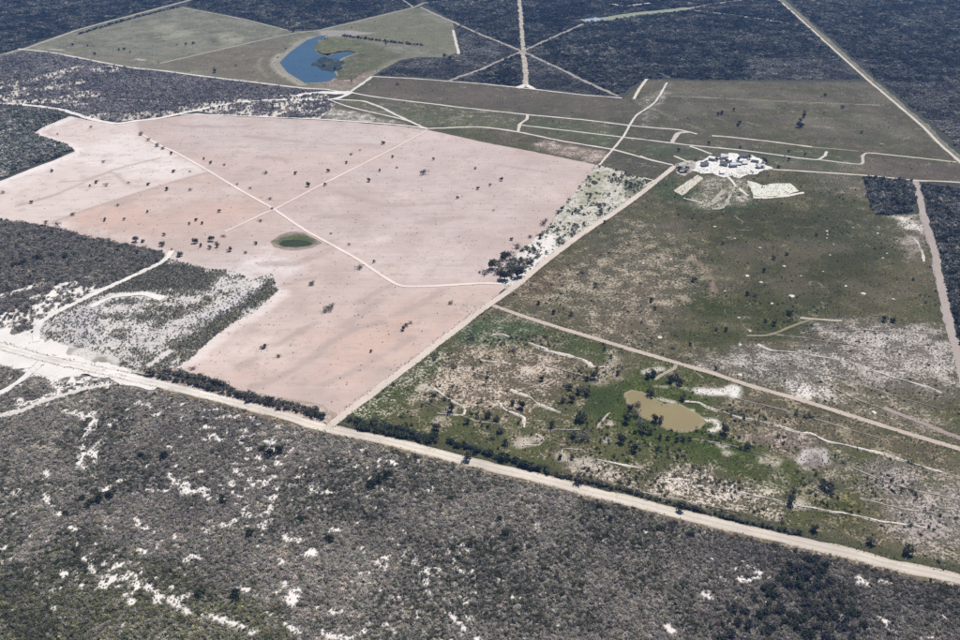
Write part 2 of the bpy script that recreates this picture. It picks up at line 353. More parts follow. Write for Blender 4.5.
# ---- painted ground of each field
def pink_paint(P):
    p = Paint(P, PINK, [c * .80 for c in PINK], .30)
    p.poly([(205, 172), (160, 186), (80, 213), (60, 228), (160, 240), (260, 214), (272, 208)], PINK2, k=.8, soft=14)
    p.poly([(186, 115), (320, 120), (420, 128), (380, 150), (260, 150), (175, 140)], (.425, .375, .36), k=.75, soft=25)
    p.poly([(282, 210), (430, 135), (590, 166), (540, 230), (500, 278), (400, 283)], (.425, .36, .35), k=.75, soft=25)
    p.poly([(330, 405), (180, 367), (235, 325), (270, 300), (300, 340), (340, 390)], (.52, .425, .39), k=.7, soft=30)
    p.poly([(345, 405), (260, 385), (330, 345), (430, 300), (498, 295), (440, 340)], PINK2, k=.75, soft=30)
    p.poly([(172, 258), (250, 250), (300, 262), (280, 285), (250, 280), (202, 268)], (.56, .52, .52), k=.8, soft=14)
    p.poly([(0, 220), (60, 229), (160, 250), (172, 258), (150, 240), (60, 222)], (.60, .53, .50), k=.7, soft=8)
    for x, y, r in ((352, 246, 24), (400, 196, 30), (330, 200, 26), (375, 240, 18), (250, 345, 30), (60, 185, 40), (120, 158, 40), (440, 250, 40)): p.blob(x, y, r, (.53, .45, .42), k=.6, ecc=.6)
    p.cloud(60, 41, .45, .72, [c * .86 for c in PINK], k=.6); p.cloud(90, 77, .5, .75, (.51, .44, .415), k=.5); p.cloud(35, 79, .52, .75, (.39, .31, .275), k=.45)
    p.cloud(14, 9, .55, .8, [c * .84 for c in PINK], k=.35)
    p.poly([(-130, 250), (-60, 205), (0, 180), (75, 150), (43, 127), (70, 115), (135, 121), (140, 133), (160, 145.5), (207, 171.5), (160, 185.5), (77, 212), (30, 231), (-130, 262)], (.51, .44, .41), [c * .84 for c in PALE], .28, soft=4, wob=.2)
    p.poly([(78, 150), (125, 135), (150, 142), (203, 171), (150, 172), (110, 175), (70, 165), (20, 180)], (.59, .54, .52), k=.75, soft=16)
    p.line([(-60, 208), (0, 183), (52, 163), (78, 152), (50, 138), (38, 133), (46, 128), (72, 118)], 12, (.62, .58, .565), k=.8)
    p.cloud(9, 261, .56, .74, [c * .80 for c in PINK], k=.45)
    p.line([(178, 366), (195, 357), (220, 335), (240, 322), (256, 315), (280, 293)], 14, (.58, .52, .495), k=.8)
    for L_ in ([(160, 158), (113, 170), (57, 194), (20, 205)], [(60, 182), (80, 181), (110, 172), (128, 185)], [(205, 173), (160, 186), (77, 213), (30, 232)]):
        p.line(L_, 5, [c * .80 for c in PINK], k=.75)
    for L_, w in (([(320, 349), (352, 330), (380, 323)], 6), ([(320, 386), (360, 368), (412, 338)], 7), ([(255, 388), (290, 372), (320, 352)], 9), ([(240, 366), (256, 360)], 8), ([(276, 345), (300, 331), (318, 322)], 6), ([(358, 303), (390, 285)], 7), ([(396, 315), (425, 302), (440, 290)], 6), ([(260, 157), (280, 158), (288, 163)], 7), ([(280, 286), (300, 280), (315, 278)], 4), ([(265, 264), (300, 262), (330, 250)], 10), ([(245, 136), (300, 142)], 9), ([(320, 217), (355, 217)], 12), ([(380, 300), (345, 325)], 8), ([(175, 125), (215, 127), (250, 126)], 8), ([(420, 222), (460, 218)], 9), ([(500, 165), (545, 172)], 6), ([(338, 192), (390, 205), (450, 203)], 9)):
        p.line(L_, w, [c * .78 for c in PINK], k=.7, wob=.9)
    return p
def green_fleck(p, seed):
    p.cloud(35, seed, .42, .66, GREEN, dens=None, k=.55); p.cloud(50, seed + 3, .5, .7, BROWN, k=.5); p.cloud(18, seed + 7, .5, .75, OLIVE, k=.5)
def low_paint(P):
    p = Paint(P, (.072, .076, .028), STRAW, .34); green_fleck(p, 101)
    # bare reddish straw ground to the left, white sand flecks
    p.poly([(400, 385), (450, 350), (500, 345), (545, 350), (580, 375), (560, 415), (520, 420), (470, 410), (420, 400)], (.105, .085, .055), (.46, .39, .32), .5, soft=26)
    p.poly([(345, 412), (420, 358), (450, 345), (430, 380), (400, 410), (360, 425)], GREEN, (.42, .40, .32), .42, soft=8)
    p.poly([(455, 332), (500, 312), (540, 330), (520, 342), (470, 345)], (.05, .07, .03), (.30, .28, .22), .4, soft=8)
    p.poly([(545, 330), (590, 342), (612, 352), (606, 366), (590, 360), (560, 350)], GREEN, (.22, .22, .15), .3, soft=6)
    p.poly([(600, 375), (650, 365), (690, 375), (720, 400), (730, 425), (790, 470), (810, 500), (760, 492), (690, 470), (620, 450), (590, 420)], (.044, .060, .011), (.105, .115, .04), .36, soft=16)
    p.poly([(585, 385), (620, 385), (618, 410), (598, 425), (580, 408)], (.036, .050, .012), dens=.16, soft=5)
    p.poly([(800, 480), (850, 478), (880, 505), (860, 540), (810, 520)], (.042, .048, .010), (.17, .15, .07), .38, soft=10)
    p.poly([(650, 465), (700, 460), (770, 490), (790, 505), (770, 530), (700, 512), (648, 494)], (.09, .078, .05), (.54, .48, .42), .52, soft=14)
    p.poly([(820, 450), (1090, 485), (1090, 610), (960, 572), (890, 540), (870, 500), (830, 470)], (.13, .115, .10), (.36, .32, .295), .52, soft=22)
    p.poly([(700, 385), (800, 402), (960, 452), (940, 470), (820, 440), (740, 420)], (.088, .076, .046), (.26, .22, .15), .40, soft=8)
    p.poly([(730, 425), (800, 432), (830, 445), (790, 455), (745, 440)], (.13, .10, .08), (.42, .36, .31), .5, soft=7)
    p.blob(812, 459, 13, (.17, .14, .13), (.30, .27, .26), .4); p.line([(800, 462), (806, 452), (822, 450), (826, 462)], 5, (.42, .40, .39), k=.9)
    p.poly([(560, 460), (600, 455), (640, 468), (640, 490), (590, 482)], (.12, .10, .07), (.45, .40, .34), .5, soft=8)
    p.line([(344, 418), (360, 427), (440, 446), (520, 464), (588, 483), (688, 509), (800, 533), (960, 571), (1090, 604)], 9, (.058, .06, .03), (.2, .17, .12), .2, k=.9)
    p.line([(618, 378), (606, 368), (598, 383)], 9, (.20, .17, .12), (.34, .30, .23), .5)
    p.poly([(608, 350), (622, 358), (608, 385), (597, 384)], (.21, .19, .14), (.34, .30, .23), .5, soft=3)
    p.line([(700, 391), (720, 392), (735, 388), (734, 395)], 8, WHITE, dens=.2, k=.95); p.line([(646, 372), (661, 369)], 6, (.45, .42, .38), k=.9)
    p.line([(660, 399), (672, 402), (682, 410), (692, 411)], 3.5, (.50, .46, .38), k=.9); p.line([(702, 420), (715, 421), (721, 427), (711, 431)], 4.5, (.56, .53, .48), k=.95)
    p.line([(655, 386), (667, 387)], 3, (.34, .31, .24), k=.8); p.line([(671, 372), (675, 385), (690, 390)], 3, (.34, .31, .24), k=.7)
    for x, y, r in ((523, 442, 7), (540, 438, 5), (609, 424, 4), (606, 440, 5), (722, 446, 4), (729, 453, 4), (797, 505, 6), (770, 460, 7), (450, 410, 6), (562, 455, 7), (587, 462, 9), (438, 420, 5), (425, 388, 6), (528, 372, 6)):
        p.blob(x, y, r, (.42, .38, .33), dens=.5, k=.9)
    return p
def upp_paint(P):
    p = Paint(P, (.070, .064, .028), (.17, .145, .085), .34); green_fleck(p, 205)
    p.poly([(500, 303), (540, 270), (600, 232), (650, 215), (690, 245), (715, 285), (690, 320), (640, 345), (560, 325)], (.085, .075, .047), (.33, .285, .215), .46, soft=34)
    p.poly([(510, 290), (560, 262), (560, 280), (530, 305)], (.12, .085, .055), (.30, .25, .18), .4, soft=10)
    p.poly([(660, 200), (720, 195), (860, 215), (900, 290), (840, 310), (760, 290), (710, 240)], (.044, .044, .016), (.105, .095, .045), .32, soft=24)
    p.poly([(700, 300), (780, 300), (830, 318), (760, 350), (690, 345), (670, 325)], (.038, .045, .011), (.12, .11, .05), .32, soft=14)
    p.poly([(650, 165), (700, 190), (760, 205), (730, 215), (650, 200)], (.04, .06, .024), soft=8, k=.8)
    p.poly([(700, 365), (750, 348), (800, 345), (850, 325), (940, 330), (960, 400), (930, 398), (860, 380), (770, 385), (720, 372)], (.10, .092, .076), (.40, .365, .335), .48, soft=18)
    p.poly([(845, 340), (950, 345), (955, 385), (870, 370)], (.14, .127, .113), (.42, .385, .36), .54, soft=16)
    p.poly([(760, 388), (850, 385), (940, 412), (950, 445), (860, 415), (790, 398)], (.095, .088, .05), (.34, .30, .24), .42, soft=8)
    p.poly([(788, 383), (830, 390), (845, 402), (800, 396)], (.2, .18, .16), (.58, .55, .52), .6, soft=5)
    p.poly([(885, 214), (921, 214), (925, 235), (905, 228)], (.25, .22, .20), (.60, .56, .52), .6, soft=6)
    p.poly([(895, 237), (918, 238), (920, 262), (903, 258)], (.19, .16, .14), (.34, .30, .26), .5, soft=6)
    p.poly([(706, 178), (744, 180), (752, 198), (742, 206), (712, 210), (690, 206), (684, 199), (698, 190)], (.11, .105, .065), (.50, .47, .41), .42, soft=6)
    p.poly([(800, 165), (865, 176), (868, 196), (820, 190)], (.10, .09, .06), (.25, .22, .17), .3, soft=8)
    p.line([(690, 258), (706, 270), (712, 282), (714, 292)], 5, (.36, .26, .20), k=.7)
    p.cloud(120, 301, .45, .7, (.046, .052, .026), k=.45); p.cloud(45, 311, .5, .75, (.115, .095, .068), k=.5)
    p.line([(480, 318), (500, 301), (547, 262), (612, 216), (675, 168)], 7, (.07, .058, .036), k=.9)
    return p
def far_paint(P):
    p = Paint(P, (.072, .064, .040), (.15, .125, .088), .34); green_fleck(p, 407)
    p.poly([(352, 92), (372, 77), (480, 84), (622, 99), (636, 112), (560, 116), (450, 105)], (.098, .080, .058), (.15, .122, .09), .3, soft=12)
    p.poly([(330, 100), (420, 103), (527, 116), (518, 130), (435, 127), (390, 118)], (.082, .085, .045), (.26, .24, .17), .35, soft=8)
    p.poly([(322, 105), (410, 124), (330, 120)], (.15, .14, .11), (.5, .47, .43), .5, soft=5)
    p.poly([(527, 118), (620, 126), (612, 148), (525, 128)], (.066, .076, .036), (.24, .22, .17), .3, soft=6)
    p.poly([(545, 140), (610, 152), (597, 164), (560, 156), (530, 145)], (.14, .11, .085), (.42, .36, .31), .45, soft=5)
    p.poly([(615, 152), (680, 168), (645, 178), (600, 163)], (.062, .058, .036), (.3, .27, .22), .2, soft=4)
    p.poly([(640, 140), (780, 152), (860, 155), (860, 172), (700, 162), (640, 155)], (.056, .066, .032), (.22, .2, .15), .28, soft=6)
    p.poly([(862, 156), (960, 165), (1060, 190), (960, 182), (867, 174)], (.082, .068, .05), (.16, .13, .1), .3, soft=6)
    p.poly([(640, 100), (670, 84), (660, 110), (645, 125)], (.14, .13, .1), (.42, .39, .33), .4, soft=6)
    for L_ in ([(652, 108), (678, 120)], [(688, 124), (704, 131)], [(671, 96), (720, 98), (800, 102), (880, 105)], [(745, 122), (760, 125)]): p.line(L_, 4, (.26, .24, .18), k=.8)
    for x, y in ((690, 108), (760, 104), (835, 104), (810, 120), (865, 118), (900, 132), (880, 97), (730, 90), (690, 92)): p.blob(x, y, 25, (.14, .13, .092), k=.5, ecc=1.3)
    p.cloud(120, 431, .48, .72, (.066, .064, .038), k=.6); p.cloud(70, 437, .5, .75, (.125, .105, .078), k=.5)
    return p
def tl_paint(P):
    p = Paint(P, (.135, .135, .092), (.23, .215, .165), .36); p.cloud(70, 501, .45, .7, (.175, .17, .122), k=.6); p.cloud(40, 511, .48, .7, (.092, .095, .062), k=.6); p.cloud(22, 513, .52, .72, (.21, .20, .15), k=.5)
    p.poly([(160, 63), (227, 48), (290, 36), (278, 58), (285, 74), (303, 87), (210, 76), (160, 69)], (.125, .11, .075), (.2, .18, .13), .3, soft=14)
    p.poly([(60, 47), (160, 56), (150, 66), (80, 57)], (.14, .125, .09), soft=10, k=.7)
    p.poly([(330, 32), (413, 10), (450, 25), (456, 50), (400, 46), (345, 36)], (.13, .13, .08), (.19, .18, .12), .3, soft=10)
    p.poly([(322, 40), (345, 37), (375, 44), (400, 55), (380, 68), (350, 80), (335, 80)], (.085, .09, .045), (.15, .145, .085), .4, soft=8)
    p.poly([(320, 31), (350, 30), (375, 33), (345, 37), (320, 36)], (.27, .25, .24), soft=4, k=.9)
    p.poly([(335, 76), (372, 72), (365, 80), (350, 88), (318, 86)], (.17, .125, .095), (.34, .3, .25), .4, soft=5)
    p.line([(279, 54), (272, 63), (280, 73), (300, 85)], 7, (.32, .3, .24), k=.8); p.line([(262, 58), (258, 66), (268, 78)], 5, (.22, .2, .15), k=.7)
    p.line([(330, 34), (305, 39), (288, 51), (277, 62), (286, 73), (304, 85)], 7, (.30, .28, .23), k=.7)
    p.line([(50, 49), (62, 50)], 5, (.45, .42, .36)); p.line([(136, 59), (143, 60)], 6, (.5, .47, .4))
    for x, y, r in ((232, 40, 26), (228, 35, 20), (180, 34, 30), (165, 28, 25)): p.blob(x, y, r, (.24, .235, .17), k=.8, ecc=1.6)
    return p
SANDLINES_FG = [([(90, 426), (88, 436), (84, 446), (80, 466)], 5), ([(100, 440), (92, 450), (97, 462), (84, 468)], 6), ([(48, 470), (42, 488), (50, 505), (70, 523), (76, 534)], 2.6), ([(104, 489), (127, 479)], 3), ([(147, 490), (165, 492)], 3), ([(184, 484), (188, 492), (205, 490)], 5), ([(170, 474), (176, 484)], 3),
    ([(84, 558), (100, 577), (127, 580), (132, 575)], 3.5), ([(145, 580), (150, 590), (167, 598), (190, 613), (214, 617), (241, 624), (254, 634)], 5), ([(165, 582), (152, 600), (165, 604)], 3.5), ([(288, 585), (294, 597), (292, 608)], 7), ([(268, 615), (280, 622), (301, 634)], 5), ([(286, 538), (300, 541)], 4), ([(302, 555), (312, 553)], 5), ([(97, 543), (90, 552)], 3), ([(114, 524), (108, 536)], 3), ([(132, 514), (140, 526), (152, 531)], 3), ([(186, 560), (198, 557)], 3), ([(210, 440), (220, 441), (216, 436)], 4), ([(294, 470), (300, 478)], 3),
    ([(218, 525), (226, 526)], 3), ([(246, 526), (258, 526)], 4), ([(280, 558), (284, 562)], 3), ([(122, 588), (130, 604)], 3), ([(180, 600), (196, 592)], 3), ([(244, 590), (262, 600), (276, 592)], 3),
    ([(330, 531), (340, 530)], 3), ([(376, 562), (386, 569)], 4), ([(363, 548), (367, 556)], 3), ([(498, 579), (508, 580)], 4), ([(452, 617), (462, 620)], 5), ([(333, 611), (342, 614)], 4), ([(385, 622), (392, 630), (404, 633)], 4), ([(355, 636), (366, 630)], 4), ([(326, 634), (342, 640)], 6), ([(428, 492), (432, 486)], 3), ([(360, 450), (366, 449)], 3), ([(542, 530), (550, 534)], 3), ([(576, 553), (582, 548)], 2.6), ([(836, 615), (846, 624)], 4), ([(880, 620), (890, 628), (896, 632)], 6), ([(858, 576), (864, 583)], 4), ([(922, 636), (938, 640)], 6), ([(940, 612), (946, 620)], 4), ([(880, 582), (888, 583)], 3), ([(704, 594), (712, 597)], 3), ([(664, 621), (674, 634)], 4), ([(740, 580), (760, 578)], 3),
    ([(0, 416), (17, 413), (45, 401), (83, 389), (108, 384)], 5), ([(0, 393), (17, 383), (40, 366), (60, 366)], 6), ([(30, 372), (50, 376), (62, 388), (55, 398), (36, 402)], 10), ([(70, 372), (74, 382), (84, 380)], 5), ([(20, 396), (24, 408), (10, 414)], 5), ([(64, 412), (80, 412), (84, 420)], 5), ([(92, 412), (96, 424)], 5), ([(128, 410), (140, 402), (150, 408)], 4), ([(108, 425), (116, 420)], 5), ([(158, 410), (170, 407), (182, 404)], 3.5), ([(150, 416), (160, 414)], 4),
    ([(-80, 380), (-30, 400), (0, 416)], 6), ([(-120, 350), (-40, 372), (0, 393)], 5)]
def sand_fg(P):
    w = np.zeros(len(P)); wob = (fbm(P, 7, 61) - .5); fine = fbm(P, 2.5, 67, 2)
    for px, wd in SANDLINES_FG:
        if px[0][0] > 320: wd = wd * .7
        d = dist_line(P, gp(px)) + wob * (wd * 1.0 + 3) + (fine - .5) * 5.0
        w = np.maximum(w, 1 - sstep(wd * .12, wd * .62, d))
    nz = fbm(P, 3.4, 71, 3); lft = 1 - sstep(-60, 110, P[:, 0]); reg = fbm(P, 45, 83, 2) + .30 * lft - .26
    w = np.maximum(w, sstep(.69, .80, nz + (reg - .5) * .46))
    return w
def fg_green(P):
    g = np.zeros(len(P))
    for x, y, r in ((30, 620, 60), (110, 610, 45), (170, 632, 35), (60, 585, 30), (260, 630, 18), (0, 640, 60), (200, 640, 40)):
        g = np.maximum(g, 1 - sstep(.5, 1.2, np.hypot(*(P - gp([(x, y)])[0]).T) / r + (fbm(P, 15, 91) - .5)))
    return g
def fg_paint(P):
    p = Paint(P, (.13, .12, .11), (.36, .33, .31), .32); w = sand_fg(P); p._mix(sstep(0, .5, w), None, WHITE, None); p.d = p.d + .62 * w
    g = fg_green(P); p._mix(g * (1 - w), (.07, .075, .035), (.2, .18, .12), .3)
    v = 1 - sstep(2.5, 6, dist_line(P, densify(gp(MAIN), 12)) - 5.0 + p.wob * 3)
    right = sstep(-150, -60, P[:, 0]); p._mix(v * right, (.085, .075, .045), (.34, .29, .22), .40)
    return p
def sl1_sand(P):
    base = gp([(0, 335), (60, 300), (110, 287)]); d = dist_line(P, base)
    m = 1 - sstep(8, 40, d); n = fbm(P, 12, 33)
    return np.maximum(sstep(.55, .62, n + m * .22 - .06) * sstep(0, .3, m), 1 - sstep(3, 6, dist_line(P, gp([(0, 296), (20, 290), (45, 283)])) + (n - .5) * 8))
def sl1_paint(P):
    p = Paint(P, (.12, .112, .105), (.28, .26, .24), .3); p._mix(sl1_sand(P), None, WHITE, .9); return p
def sl2_dens(P):
    """how thick the bushes stand (0..1) in the sandy ground beside the pink field"""
    q = Paint(P, (0, 0, 0), dens=.52); q.d = q.d * (.5 + 1.0 * sstep(.38, .62, fbm(P, 13, 251)))
    q.poly([(100, 291), (163, 264), (200, 269), (222, 276), (210, 290), (160, 293), (130, 290)], dens=1.0, soft=5)
    q.poly([(84, 360), (140, 362), (200, 330), (268, 280), (278, 292), (236, 322), (190, 358), (150, 373)], dens=.92, soft=7)
    q.poly([(50, 320), (95, 308), (100, 340), (60, 345)], dens=.5, soft=8); q.line([(148, 345), (185, 322), (235, 300)], 14, dens=.25)
    q.line([(93, 306), (113, 296), (143, 294), (165, 298)], 8, dens=0); q.line([(150, 365), (170, 352)], 6, dens=.05); q.blob(245, 285, 14, dens=.15)
    return np.clip(q.d, 0, 1)
def sl2_paint(P):
    p = Paint(P, (.50, .475, .455), (.26, .24, .225), .42); d = sl2_dens(P); p._mix(sstep(.5, .95, d), (.17, .16, .11), (.36, .34, .27), .36)
    p.poly([(60, 318), (95, 308), (100, 340), (70, 345)], (.40, .39, .42), soft=8, k=.7); p.line([(205, 318), (245, 295)], 14, (.46, .45, .47), k=.8)
    return p
def bul_sand(P):
    n = fbm(P, 16, 133); w = np.zeros(len(P))
    for px, wd in (([(0, 83), (20, 84), (40, 81), (60, 73), (90, 66), (110, 70)], 30), ([(0, 95), (30, 92), (55, 86), (80, 82)], 24), ([(60, 98), (95, 95), (60, 88)], 16), ([(205, 106), (260, 100), (320, 96)], 26), ([(190, 113), (260, 109), (320, 109), (340, 112)], 60), ([(95, 118), (160, 114), (190, 111)], 26), ([(0, 99), (40, 101), (80, 104)], 22), ([(0, 88), (60, 84)], 26)):
        w = np.maximum(w, (1 - sstep(.3, 1.1, dist_line(P, gp(px)) / wd)))
    return sstep(.47, .58, n + (w - .70) * .45)
def bul_paint(P):
    p = Paint(P, (.125, .115, .115), (.26, .24, .23), .3); p._mix(bul_sand(P), (.46, .43, .38), WHITE, .35)
    p.poly([(95, 118), (160, 112), (190, 110), (150, 118)], (.30, .25, .22), soft=4, k=.8); return p
def tri_paint(P):
    p = Paint(P, (.50, .475, .43), (.17, .17, .11), .50); p.line([(520, 280), (535, 258), (550, 240)], 26, WHITE, dens=.3, k=.9)
    p.poly([(620, 180), (646, 179), (648, 188), (630, 198)], (.07, .085, .035), k=.8, soft=4); p.poly([(595, 172), (606, 172), (596, 200), (580, 205)], (.22, .23, .13), k=.6, soft=6); return p

MAIN = [(-120, 320), (-40, 336.5), (0, 346), (40, 357), (80, 366), (117, 374), (160, 384), (200, 394), (240, 404), (280, 415), (320, 426.5), (360, 435), (400, 444), (440, 454), (463, 460), (480, 464), (520, 474), (560, 483.5), (588, 491), (640, 503.5), (688, 516), (736, 527.5), (800, 542), (858, 556), (896, 566), (960, 580), (1000, 589), (1110, 615)]
sheet('scrub_floor', FG, 1.6, .03, 'scrub_soil', fg_paint, 'litter and white sand floor under the grey scrub below the road', 'ground')
sheet('scrub_floor', SL1, 2.0, .03, 'scrub_soil', sl1_paint, 'floor of the grey scrub wedge left of the pink field', 'ground')
sheet('scrub_floor', SL2, 1.8, .03, 'scrub_soil', sl2_paint, 'white sandy floor dotted with bushes beside the sandy track', 'ground')
sheet('scrub_floor', BUL, 3.5, .03, 'scrub_soil', bul_paint, 'sandy floor of the grey scrub band above the pink field', 'ground')
sheet('bare_field', PINK_POLY, 2.6, .05, 'bare_soil', pink_paint, 'large cleared field of bare pink soil', 'field')
sheet('sandy_ground', TRI, 2.0, .06, 'scrub_soil', tri_paint, 'white sandy wedge between the pink field and the green pasture', 'ground')
sheet('pasture', LOWP, 1.8, .05, 'pasture_soil', low_paint, 'patchy green pasture around the muddy brown pond', 'pasture')
sheet('pasture', UPP, 2.6, .05, 'pasture_soil', upp_paint, 'dark olive pasture below the white farmyard', 'pasture')
sheet('pasture', FARP, 4.0, .04, 'pasture_soil', far_paint, 'olive brown pasture crossed by white tracks above the farmyard', 'pasture')
sheet('pasture', TLP, 4.5, .04, 'pasture_soil', tl_paint, 'pale green pasture beside the blue reservoir', 'pasture')

sheet('road_verge', [(140, 371), (177, 367), (213, 378), (245, 390), (280, 396), (320, 403), (341, 415), (335, 424), (320, 423), (280, 411), (240, 400), (200, 390), (150, 378)], 2, .035, 'scrub_soil', lambda P: Paint(P, (.26, .21, .17), (.44, .36, .33), .5), 'grassy verge between the pink field and the main road', 'road verge')
# ------------------------------------------------------------------ roads and tracks
def track(px, w, label, col=ROADC, name='dirt_track', cat='track', **k): k.setdefault('rag', .28); return ribbon(name, px, w, col, label, cat, **k)
for q_, a_, b_, nm in (([(-120, 318), (-40, 335), (0, 345), (30, 353)], 42, 40, 'bright white sand around the road at the left edge'), ([(28, 353), (60, 361.5), (90, 369)], 40, 20, 'bright white sand around the road junction at left'), ([(88, 368.5), (117, 375), (160, 385)], 19, 10, 'white sand shoulder of the main road at left')):
    ribbon('sandy_verge', q_, a_, WHITE, nm, 'ground', rag=.30, dens=.25, w2=b_, fleck=(.42, .39, .37))
ribbon('road_verge', [(x, y + 4.5) for x, y in MAIN[6:]], 9, (.13, .105, .07), 'brown earth shoulder along the lower side of the main road', 'road verge', fleck=(.36, .31, .24), dens=.38, rag=.3, keep=False)
ribbon('dirt_road', MAIN, 8.6, (.50, .455, .40), 'wide pale dirt road running diagonally across the foreground', 'road', col0=(.60, .575, .55), w2=8.6, rag=.16, dens=.36, fleck=(.40, .355, .30), edgecol=(.36, .31, .25))
track([(328, 428), (344, 414), (370, 395.5), (387, 382), (420, 357), (460, 326.5), (480, 311), (500, 297), (520, 282.5), (547, 260), (580, 235), (612, 214), (640, 194), (657, 180.5), (675, 166)], 6.2, 'pale dirt road between the pink field and the green pastures', (.49, .43, .38), 'dirt_road', 'road', rag=.1)
track([(493, 305.5), (538, 321), (580, 334), (640, 352), (680, 364), (715, 374), (748, 385), (800, 400), (850, 415.5), (893, 429), (960, 449), (1080, 484)], 4.6, 'dirt road between the two green pastures, running to the right edge', (.40, .34, .295), 'dirt_road', 'road', rag=.16)
track([(883, 408), (920, 423), (950, 434), (1000, 452), (1060, 468)], 5, 'purplish worn strip beside the dirt road at the right edge', (.27, .22, .20), rag=.3)
track([(915, 180), (918, 192), (923, 213), (933, 247), (942, 289), (949, 321), (955, 343), (963, 380), (985, 458), (1010, 530)], 7.2, 'greyish dirt road along the dark wood at the right edge', (.31, .27, .25), 'dirt_road', 'road', rag=.22)
track([(325, 89.5), (350, 92.5), (370, 96), (400, 100), (450, 106), (480, 109.5), (527, 114.5), (580, 119.5), (623, 124.5), (640, 126.5), (680, 130), (697, 134)], 3.6, 'long white track under the olive brown strip field', SAND)
track([(712, 135.5), (730, 137), (767, 141), (800, 145.5), (812, 147)], 4, 'broken white track above the farmyard', (.45, .41, .35), rag=.35)
track([(812, 147), (858, 151)], 2.4, 'faint straight track right of the broken white track', (.26, .23, .18), rag=.2)
track([(428, 128.5), (480, 127), (518, 132), (563, 141), (613, 149.5), (640, 157), (673, 165.5)], 3.6, 'white track from the pink field corner to the farmyard', SAND)
track([(521, 125), (580, 132), (622, 137), (640, 139), (688, 145), (740, 150), (800, 158), (817, 159.5), (824, 156), (827, 151.5)], 3, 'white track passing just above the farmyard, ending in a hook', SAND)
track([(817, 159.5), (860, 164), (862.5, 155.5), (869, 153), (900, 156), (960, 162.5), (1020, 170)], 3.4, 'track with a right angled kink in the right pasture', (.42, .37, .32))
track([(518, 132), (520, 124), (527, 118.6), (527.5, 114.5)], 4, 'short curved link between two white tracks', (.50, .45, .39))
track([(599, 165), (613, 149), (623, 137), (630, 125), (637, 115), (655, 102), (667, 82.5)], 2.7, 'white track climbing across the pasture strips', SAND)
track([(634, 99), (640, 88), (647, 79)], 4, 'short white track at the edge of the dark wood', (.5, .46, .4))
track([(671, 143), (678, 133), (690, 132)], 5, 'short wide sandy spur joining two tracks', (.44, .40, .35), rag=.3)
track([(690, 146), (712, 154)], 3, 'thin track down to the farmyard', SAND)
track([(773, 169.5), (800, 171), (867, 175.5), (915, 180.5), (960, 182.5), (1060, 195)], 3.4, 'pale track from the farmyard to the right edge', (.48, .43, .37))
track([(760, -20), (782, 0), (800, 16), (833, 46), (867, 76.5), (900, 105), (923, 125), (943, 145), (960, 160), (1020, 215)], 11, 'grassy firebreak strip cut through the dark wood, top right', (.11, .11, .078), 'firebreak', 'firebreak', rag=.25, dens=.5, fleck=(.22, .21, .16))
track([(757, -20), (779, 0), (797, 16), (830, 46), (864, 76.5), (897, 104.5), (921, 125), (941, 145), (958, 160), (1018, 215)], 3.6, 'thin pale track along the firebreak, top right', (.48, .43, .38), rag=.15)
track([(518, -20), (519.5, 0), (521.5, 28), (523, 50), (525, 70), (526, 87)], 7.5, 'straight pale strip through the dark wood, top centre', (.27, .24, .19), fleck=(.5, .46, .4), dens=.5, rag=.3)
track([(517, 88), (526, 85), (534, 89)], 8, 'white sand fan at the foot of the straight strip', WHITE, rag=.3)
track([(372, 76.5), (413, 78.5), (433, 80), (480, 83.7), (522, 88), (580, 94.5), (622, 98)], 3.4, 'white line of sand between the olive strip and the dark wood', SAND, rag=.35)
track([(420, 7), (453, 22), (480, 34), (518, 49.5), (563, 70), (578, 78), (618, 96)], 6, 'diagonal cut line falling to the right through the dark wood', (.27, .245, .22), rag=.4)
track([(449, 80.5), (480, 69.5), (518, 53), (563, 33), (583, 24)], 6, 'diagonal cut line rising to the right through the dark wood', (.28, .255, .23), rag=.4)
track([(582, 20.5), (600, 19.5), (640, 13.5), (665, 11), (690, 8.5)], 26, 'wide grassy clearing strip in the dark wood with a pale pool', (.22, .24, .18), 'firebreak', 'firebreak', rag=.15)
track([(686, 8.5), (740, 0), (800, -9)], 6.5, 'thin track rising from the clearing strip', (.33, .3, .29), rag=.3)
track([(686, 9.5), (740, 16), (800, 25)], 6.5, 'thin track from the clearing strip to the firebreak', (.33, .3, .29), rag=.3)
track([(612, 4), (625, 6), (650, 3)], 10, 'short pale clearing above the grassy strip', (.4, .38, .37), rag=.4)
track([(-100, 80), (0, 55), (25, 48.5), (78, 30), (120, 18.5), (160, 8), (193, -1), (240, -14)], 8, 'pale track bordering the dark wood, top left', (.30, .28, .23), rag=.2)
track([(18, 49), (48, 52), (80, 58), (130, 67.5), (160, 70.5), (210, 77), (260, 83), (302, 88), (330, 89.5)], 5.2, 'white track along the foot of the pale green pasture', SAND, rag=.2)
track([(160, 63.5), (227, 48), (290, 34), (320, 30), (370, 18), (413, 7.5), (424, 3), (437, 1.5), (470, -3)], 5.5, 'track crossing the pale green pasture past the reservoir', (.28, .26, .20), rag=.2)
track([(180, 7), (240, 18.5), (288, 30.5)], 4, 'pale line along the upper edge of the pale green pasture', (.33, .31, .26), rag=.3)
track([(400, -2), (413, 7)], 4, 'short track entering the dark wood at the top', (.33, .31, .28), rag=.2)
track([(453, 30), (459, 54)], 4.5, 'short white edge line right of the pale green pasture', (.48, .45, .40), rag=.3)
track([(-120, 104), (0, 103.5), (45, 107), (67, 111), (93, 119.5), (117, 123.5), (138, 120.5), (160, 118), (197, 110), (217, 106), (243, 102), (277, 100), (320, 100), (338, 98), (352, 92)], 7, 'white sandy track skirting the top of the pink field', WHITE, rag=.25)
